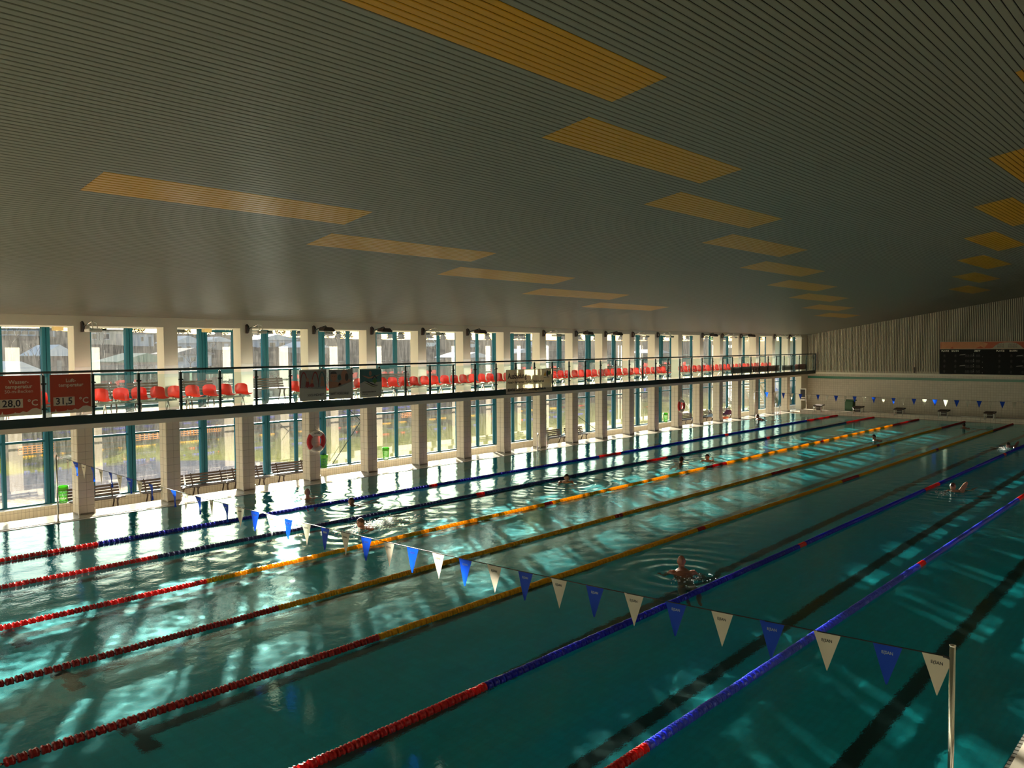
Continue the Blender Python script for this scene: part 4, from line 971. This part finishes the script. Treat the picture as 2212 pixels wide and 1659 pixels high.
fw_flat(sb, 'arch', [(2.80, 1.60), (2.95, 1.62), (3.10, 1.78), (3.30, 1.92), (3.60, 1.96), (3.95, 1.96), (4.2, 1.92), (4.42, 1.76), (4.55, 1.62), (4.65, 1.60)], bc, 2)
fw_flat(sb, 'pale_area', [(.08, 1.6), (.6, 1.6), (.72, 1.72), (.8, 1.6), (2.0, 1.6), (2.3, 1.74), (2.5, 1.62), (2.7, 1.9), (2.4, 2.0), (.08, 2.0)], bo, 1)
for (cx, nx) in ((3.22, 6), (3.80, 8)):
    for i in range(nx):
        for j in range(5 if i % 2 else 4): fw_flat(sb, 'dot', circ(cx+i*.06, 1.66+j*.055, .016, .018, 6), signk if (i+j) % 3 else picr, 3)
def fw_text(txt, y, z, size, m, **kw):
    me_ = text_mesh(txt, size, .001, **kw); me_.materials.clear(); me_.materials.append(m); return obj('lettering', me_, sb, (-.148, -y, z), FW)
sw_ = mat('scoreboard lettering', (0.72, 0.68, 0.56), .5, var=0)
fw_text('PLATZ', .10, 1.40, .15, sw_, font_bold=True); fw_text('BAHN', .68, 1.40, .15, sw_, font_bold=True); fw_text('ZEIT', 1.95, 1.40, .15, sw_, font_bold=True, stretch=1.15)
fw_text('PLATZ', 3.15, 1.40, .15, sw_, font_bold=True); fw_text('BAHN', 3.85, 1.40, .15, sw_, font_bold=True); fw_text('ZEIT', 5.15, 1.40, .15, sw_, font_bold=True, stretch=1.15)
fw_text('SurMu', 4.9, 1.76, .17, sw_, font_bold=True)
seg = mat('unlit segment', (0.016, 0.012, 0.010), .4, var=0)
for r_ in range(4):
    z = .08+r_*.33
    for off in (0, 3.05):
        fw_text('8', .22+off, z, .24, seg); fw_text('8', .85+off, z, .24, seg); fw_text('88:88 88', 1.45+off, z, .24, seg)
        for q in (.08, .19): fw_flat(sb, 'lamp_dot', circ(1.92+off, z+q, .014, .012, 6), sw_, 9)
        fw_flat(sb, 'lamp_dot', circ(2.42+off, z+.02, .014, .012, 6), sw_, 9)
for (y, z, a) in ((1.12, 1.18, 0), (1.12, .50, 0), (4.2, 1.12, 0), (4.2, .50, 0)): fw_flat(sb, 'maker_mark', [(y, z), (y+.32, z+.02), (y+.36, z+.08), (y+.06, z+.05)], mat('maker mark grey', (0.16, 0.15, 0.13), .5, var=0), 9)
MB().bbox(54.30, 54.38, -6.02, -5.95, 2.66, 3.02, .005).build('wall_plate_box', M['dark'])
tag(bpy.data.objects['wall_plate_box'], 'small dark box on the slatted wall left of the scoreboard', 'box')

# ------------------------------------------------------------------ starting blocks
blk = mat('block top brown', (0.075, 0.04, 0.03), .6, var=.15)
BL = [('farthest left starting block', -1.32), ('second starting block from the left, steel-edged', -3.83), ('third starting block from the left', -6.29), ('fourth starting block from the left', -8.77), ('fifth starting block from the left', -11.17), ('sixth starting block, right edge of the row', -13.7), ('seventh starting block beyond the frame', -16.1), ('eighth starting block beyond the frame', -18.6)]
def block(x, y, label, rz=0, base=.27):
    t_ = empty('starting_block', (x, y, base), rz); tag(t_, label, 'starting block')
    o = MB().bbox(-.28, .30, -.28, .28, -.03, .03, .012).build('platform', blk, t_); o.location = (0, 0, .30); o.rotation_euler = (0, -.10, 0)
    for sy in (-.23, .23):
        MB().tube([(-.24, sy, -.10), (-.24, sy, .26), (-.18, sy, .30), (.20, sy, .32), (.24, sy, .28), (.24, sy, 0)], .022, 8).build('side_frame', M['white'], t_)
    MB().tube([(-.27, -.20, .18), (-.30, -.16, .16), (-.30, .16, .16), (-.27, .20, .18)], .014, 6).build('backstroke_grip', M['white'], t_)
    MB().bbox(-.10, .10, -.14, .14, 0, .27, .01).build('pedestal', M['dark'], t_)
    return t_
for (lb, y) in BL: block(50.42, y, lb+' at the far end of the pool')
for i, y in enumerate([-11.25, -13.7]): block(-.42, y, ['starting block just outside the lower left edge', 'starting block at the near end beyond the left edge'][i], PI, .02)
# white hose lengths and trays on the ledge
for i, (y0, y1) in enumerate([(-2.1, -3.0), (-4.55, -5.5), (-9.7, -10.6)]):
    b = MB(); b.tube([(50.3, y0, .29), (50.3, (y0+y1)/2, .295), (50.33, y1, .29)], .016, 6); o = b.build('cover_strip', M['white']); tag(o, 'white strip lying on the far ledge, %s' % ['right of the first block', 'right of the second block', 'right of the fourth block'][i], 'strip')
# monitor on a post, green box
mo = empty('timing_monitor', (50.9, -.28, .27)); tag(mo, 'grey monitor on a post in the far left corner', 'monitor')
MB().tube([(0, 0, 0), (0, 0, .95)], .02, 8).build('post', M['steel'], mo); MB().bbox(-.08, .02, -.02, .42, .72, 1.35, .015).build('housing', M['white'], mo); MB().box(-.085, -.08, .04, .36, .78, 1.29).build('screen', M['black'], mo); MB().bbox(-.08, .05, .1, .35, .55, .62, .01).build('shelf', M['white'], mo)
gb = empty('waste_box', (51.3, -3.0, .02)); tag(gb, 'green lidded box standing behind the second starting block', 'bin')
gm_ = mat('dull green box', (0.05, 0.13, 0.06), .6, var=.1); MB().bbox(-.22, .22, -.26, .26, 0, .86, .02).build('body', gm_, gb); MB().bbox(-.24, .24, -.34, .30, .86, .95, .02).build('lid', mat('green lid', (0.01, .10, .03), .5), gb)
# cross bracing behind the fifth bay
br = empty('wind_brace', (0, YFAC-.12, 0)); tag(br, 'thin steel cross brace in front of the window right of the near lifebuoy', 'brace')
MB().tube([(16.05, 0, -.05), (18.3, 0, 2.5)], .014, 6).build('tie_rod', M['green'], br); MB().tube([(16.4, 0, 2.5), (18.3, 0, .9)], .014, 6).build('tie_rod', M['green'], br)
br = empty('wind_brace', (0, YFAC-.12, 0)); tag(br, 'thin steel cross brace in the window right of centre', 'brace')
MB().tube([(30.9, 0, 1.2), (33.3, 0, -.05)], .014, 6).build('tie_rod', M['green'], br); MB().tube([(30.9, 0, 1.3), (32.3, 0, 2.5)], .014, 6).build('tie_rod', M['steel'], br)
# green exit signs and cream boxes under the soffit
exm = mat('exit sign green', (0.0, 0.22, 0.10), .4, var=0, emit=.5)
for i, (x, lb) in enumerate([(33.2, 'green exit sign above the upper window right of centre'), (45.2, 'green exit sign above the upper windows far right')]):
    t_ = empty('exit_sign', (x, 3.6, 4.95)); tag(t_, lb, 'sign'); MB().bbox(-.16, .16, -.02, .02, -.08, .08, .005).build('panel', exm, t_); MB().tube([(0, 0, .08), (0, 0, .19)], .01, 6).build('hanger', M['steel'], t_)
    b = MB(); b.poly([(-.10, -.024, -.05), (-.03, -.024, -.05), (-.03, -.024, .05), (-.10, -.024, .05)]); b.poly([(.0, -.024, -.012), (.05, -.024, -.012), (.05, -.024, -.035), (.11, -.024, .0), (.05, -.024, .035), (.05, -.024, .012), (.0, -.024, .012)]); b.build('pictogram', M['white'], t_)
for i, (x, lb) in enumerate([(6.25, 'small cream junction box over the first upper window'), (10.8, 'small cream junction box over the third upper window')]):
    o = MB().bbox(x-.13, x+.13, 3.3, 3.5, 5.02, 5.14, .01).build('junction_box', mat('cream box', (.6, .45, .2), .5)); tag(o, lb, 'box')

# ------------------------------------------------------------------ swimmers
def swimmer(x, y, heading, style, skin_c, hair, label, lift=0.0, look=0.0, suit=None, voxel=.013):
    t_ = empty('person', (x, y, lift), heading); tag(t_, label, 'person')
    b = MB(); E = b.ellipsoid
    R = lambda a, ax: Matrix.Rotation(a, 3, ax)
    hz = .12
    hr = R(look, 'Z')
    # head with brow, nose, jaw, ears
    E((0, 0, hz), (.098, .078, .112), 20, 14, rot=hr)
    def H(dx, dy, dz): q = hr @ Vector((dx, dy, dz)); return (q.x, q.y, hz+q.z)
    E(H(.035, 0, -.055), (.060, .056, .065), 14, 10, rot=hr); E(H(.098, 0, -.012), (.020, .013, .024), 8, 6, rot=hr); E(H(.082, 0, .030), (.020, .050, .014), 10, 6, rot=hr)
    E(H(.088, 0, -.062), (.016, .026, .010), 8, 6, rot=hr)
    for s in (-1, 1): E(H(-.005, s*.080, -.01), (.022, .012, .034), 8, 6, rot=hr)
    b.tube([(-.01, 0, hz-.06), (-.07, 0, -.02), (-.13, 0, -.05)], [.055, .058, .075], 12)
    # trunk
    pts = [(-.12, 0, -.06), (-.22, 0, -.10), (-.38, 0, -.17), (-.55, 0, -.24), (-.72, 0, -.30), (-.84, 0, -.33)]
    wid = [(.14, .08), (.20, .105), (.19, .11), (.155, .10), (.17, .11), (.16, .10)]
    for (p, (wy, wz)) in zip(pts, wid): E(p, (.13, wy, wz), 16, 10)
    for k in range(5):
        p, q = Vector(pts[k]), Vector(pts[k+1]); E(tuple((p+q)/2), (.11, (wid[k][0]+wid[k+1][0])/2, (wid[k][1]+wid[k+1][1])/2), 14, 8)
    def hand(p, d, up):
        p = Vector(p); d = Vector(d).normalized(); sd = d.cross(Vector(up)).normalized(); n_ = sd.cross(d)
        E(tuple(p+d*.045), (.05, .042, .02), 10, 8, rot=Matrix((d, sd, n_)).transposed())
        for k, (o_, ln) in enumerate(((-.030, .062), (-.010, .074), (.011, .070), (.031, .054))):
            a = p+d*.08+sd*o_; b.tube([tuple(a), tuple(a+d*ln*.5+sd*o_*.3), tuple(a+d*ln+sd*o_*.5-n_*.012)], [.0105, .0105, .0085], 6)
        a = p+d*.03-sd*.035; b.tube([tuple(a), tuple(a-sd*.025+d*.02), tuple(a-sd*.035+d*.05)], [.012, .011, .009], 6)
    def limb(ps, rs): b.tube(ps, rs, 12)
    for s in (-1, 1):
        E((-.19, s*.185, -.075), (.075, .07, .07), 10, 8)
        if style == 'crawl' and s == 1:      # recovering arm lifted over the water
            sh, el, wr = (-.18, .20, -.03), (-.06, .36, .26), (.24, .33, .17); limb([sh, (-.12, .28, .11), el], [.058, .052, .042]); E(el, (.043, .043, .043), 8, 6); limb([el, (.1, .35, .23), wr], [.042, .038, .027]); hand(wr, (.7, -.05, -.45), (0, 0, 1))
        elif style == 'crawl':
            sh, el, wr = (-.18, -.20, -.10), (.05, -.24, -.28), (.10, -.18, -.50); limb([sh, (-.05, -.23, -.19), el], [.058, .052, .042]); limb([el, wr], [.042, .028]); hand(wr, (0, .1, -1), (1, 0, 0))
        elif style == 'wide':
            sh, el, wr = (-.17, s*.20, -.05), (-.10, s*.35, -.27), (.12, s*.40, -.42); limb([sh, (-.14, s*.29, -.14), el], [.060, .054, .044]); E(el, (.045, .045, .045), 8, 6); limb([el, wr], [.044, .028]); hand(wr, (.9, s*.2, -.1), (0, 0, 1))
        else:
            sh, el, wr = (-.18, s*.19, -.12), (.08, s*.28, -.20), (.30, s*.14, -.18); limb([sh, (-.05, s*.25, -.16), el], [.056, .050, .040]); limb([el, wr], [.040, .027]); hand(wr, (.95, -s*.1, -.05), (0, 0, 1))
        hp, kn, an = (-.86, s*.09, -.34), (-1.24, s*.15, -.42), (-1.62, s*.10, -.40); limb([hp, (-1.05, s*.13, -.38), kn], [.088, .075, .055]); limb([kn, (-1.40, s*.13, -.41), an], [.054, .055, .033]); limb([an, (-1.72, s*.10, -.43), (-1.84, s*.10, -.44)], [.034, .033, .022])
    m = mat('skin '+label[:20], skin_c, .45, var=.06, scale=9)
    o = b.build('body', m, t_)
    md = o.modifiers.new('remesh', 'REMESH'); md.mode = 'VOXEL'; md.voxel_size = voxel; md.use_smooth_shade = True
    sm = o.modifiers.new('smooth', 'SMOOTH'); sm.factor = .5; sm.iterations = 3
    # eyes
    for s in (-1, 1): MB().ellipsoid(H(.086, s*.030, .008), (.010, .012, .009), 8, 6).build('eye', M['black'], t_)
    if hair is not None:
        kind, c = hair; hb = MB(); n0 = 0; seg_, rg = 20, 8
        for i in range(rg+1):
            a = (PI*.56)*i/rg
            for j in range(seg_):
                t2 = 2*PI*j/seg_; back = .5-.5*math.cos(t2); aa = a*(0.62+.62*back) if kind != 'cap' else a*(.80+.25*back)
                q = hr @ Vector((.105*math.sin(aa)*math.cos(t2), .085*math.sin(aa)*math.sin(t2), .120*math.cos(aa))); hb.v.append((q.x, q.y, hz+q.z))
        for i in range(rg):
            for j in range(seg_): A = i*seg_+j; B = i*seg_+(j+1) % seg_; hb.f.append((A, A+seg_, B+seg_, B)); hb.m.append(0); hb.sm.append(True)
        if kind == 'bun': hb.ellipsoid(H(-.10, 0, .06), (.045, .045, .045), 10, 8)
        hb.build('swim_cap' if kind == 'cap' else 'hair', mat('hair '+label[:18], c, .4 if kind == 'cap' else .7, var=.15, scale=40), t_)
    if suit is not None:
        sb_ = MB()
        for k in (2, 3, 4, 5): p = pts[k]; sb_.ellipsoid((p[0], p[1], p[2]), (.135, wid[k][0]+.008, wid[k][1]+.008), 16, 10)
        so = sb_.build('swimsuit', mat('suit '+label[:18], suit, .5, var=.05), t_); r2 = so.modifiers.new('remesh', 'REMESH'); r2.mode = 'VOXEL'; r2.voxel_size = .018; r2.use_smooth_shade = True
    return t_
sk1, sk2, sk3 = (0.36, 0.15, 0.09), (0.42, 0.20, 0.13), (0.30, 0.12, 0.075)
swimmer(11.55, -13.95, math.radians(38), 'wide', sk3, None, 'bald person with bare shoulders swimming away beside the nearer blue rope', lift=.08)
swimmer(11.42, -3.45, math.radians(200), 'breast', sk3, ('short', (0.05, .02, .015)), 'person swimming toward the camera at the dark blue rope, head low', lift=.02, look=.5)
swimmer(9.75, -6.05, math.radians(178), 'breast', sk1, ('short', (0.10, .05, .04)), 'person swimming left amid white splashes beside the navy rope', lift=.05)
swimmer(18.34, -5.72, math.radians(225), 'breast', sk2, ('short', (0.04, .02, .015)), 'person facing the viewer just past the navy rope, head upright', lift=.08)
swimmer(25.85, -6.70, math.radians(205), 'breast', sk2, ('bun', (0.02, .012, .01)), 'right one of the pair of persons swimming side by side', lift=.06)
swimmer(25.1, -6.00, math.radians(20), 'breast', sk3, ('short', (0.03, .015, .012)), 'left one of the pair of persons, head low in the water', lift=-.01)
swimmer(36.9, -9.25, math.radians(150), 'breast', sk2, ('short', (0.02, .012, .01)), 'dark-haired person between the two yellow ropes at right', lift=.07, look=.3)
swimmer(46.2, -10.82, math.radians(30), 'breast', sk3, ('short', (0.015, .01, .01)), 'dark-haired person in shadow near the far wall', lift=.04)
swimmer(24.55, -15.62, math.radians(175), 'crawl', sk2, ('cap', (0.08, .02, .02)), 'person doing front crawl in a dark suit between the blue ropes', lift=.05, suit=(0.01, .01, .012))
swimmer(37.9, -14.5, math.radians(178), 'crawl', sk3, ('cap', (0.04, .03, .03)), 'person doing front crawl in the dark at the far right', lift=.0)
swimmer(43.9, -.18, math.radians(150), 'wide', sk1, ('short', (0.03, .015, .01)), 'person resting at the window side edge near the far corner', lift=.12)
swimmer(11.45, -1.25, math.radians(60), 'breast', sk1, ('short', (0.25, .15, .10)), 'person close to the deck at the right border of the glare', lift=.02)
# splashes
foam = mat('foam', (0.85, 0.88, 0.88), .5, var=0, trans=.4)
def splash(cx, cy, n, sx, sy, h, label, seed):
    r_ = random.Random(seed); b = MB()
    for i in range(n):
        x_ = cx+r_.gauss(0, sx); y_ = cy+r_.gauss(0, sy); z_ = .005+abs(r_.gauss(0, h)); s = r_.uniform(.006, .02); n0 = len(b.v)
        for (a, b_, c) in ((1, 0, 0), (-1, 0, 0), (0, 1, 0), (0, -1, 0), (0, 0, .6), (0, 0, -.6)): b.v.append((x_+a*s*r_.uniform(.7, 1.6), y_+b_*s*r_.uniform(.7, 1.4), z_+c*s))
        for q in ((0, 2, 4), (2, 1, 4), (1, 3, 4), (3, 0, 4), (2, 0, 5), (1, 2, 5), (3, 1, 5), (0, 3, 5)): b.f.append(tuple(n0+k for k in q)); b.m.append(0); b.sm.append(True)
    o = b.build('splash', foam); tag(o, label, 'splash', kind='stuff')
splash(10.55, -6.0, 900, .45, .16, .05, 'white splashing water around the swimmer beside the navy rope', 1); splash(9.3, -6.25, 200, .15, .12, .03, 'small white splash in front of the swimmer heading left', 5)
splash(24.0, -15.5, 120, .2, .12, .04, 'splash thrown up by the front crawl swimmer', 2); splash(37.2, -14.5, 120, .25, .12, .05, 'white splash of the far crawl swimmer', 3); splash(11.2, -14.35, 60, .25, .2, .01, 'small bright splashes behind the bald swimmer', 4)
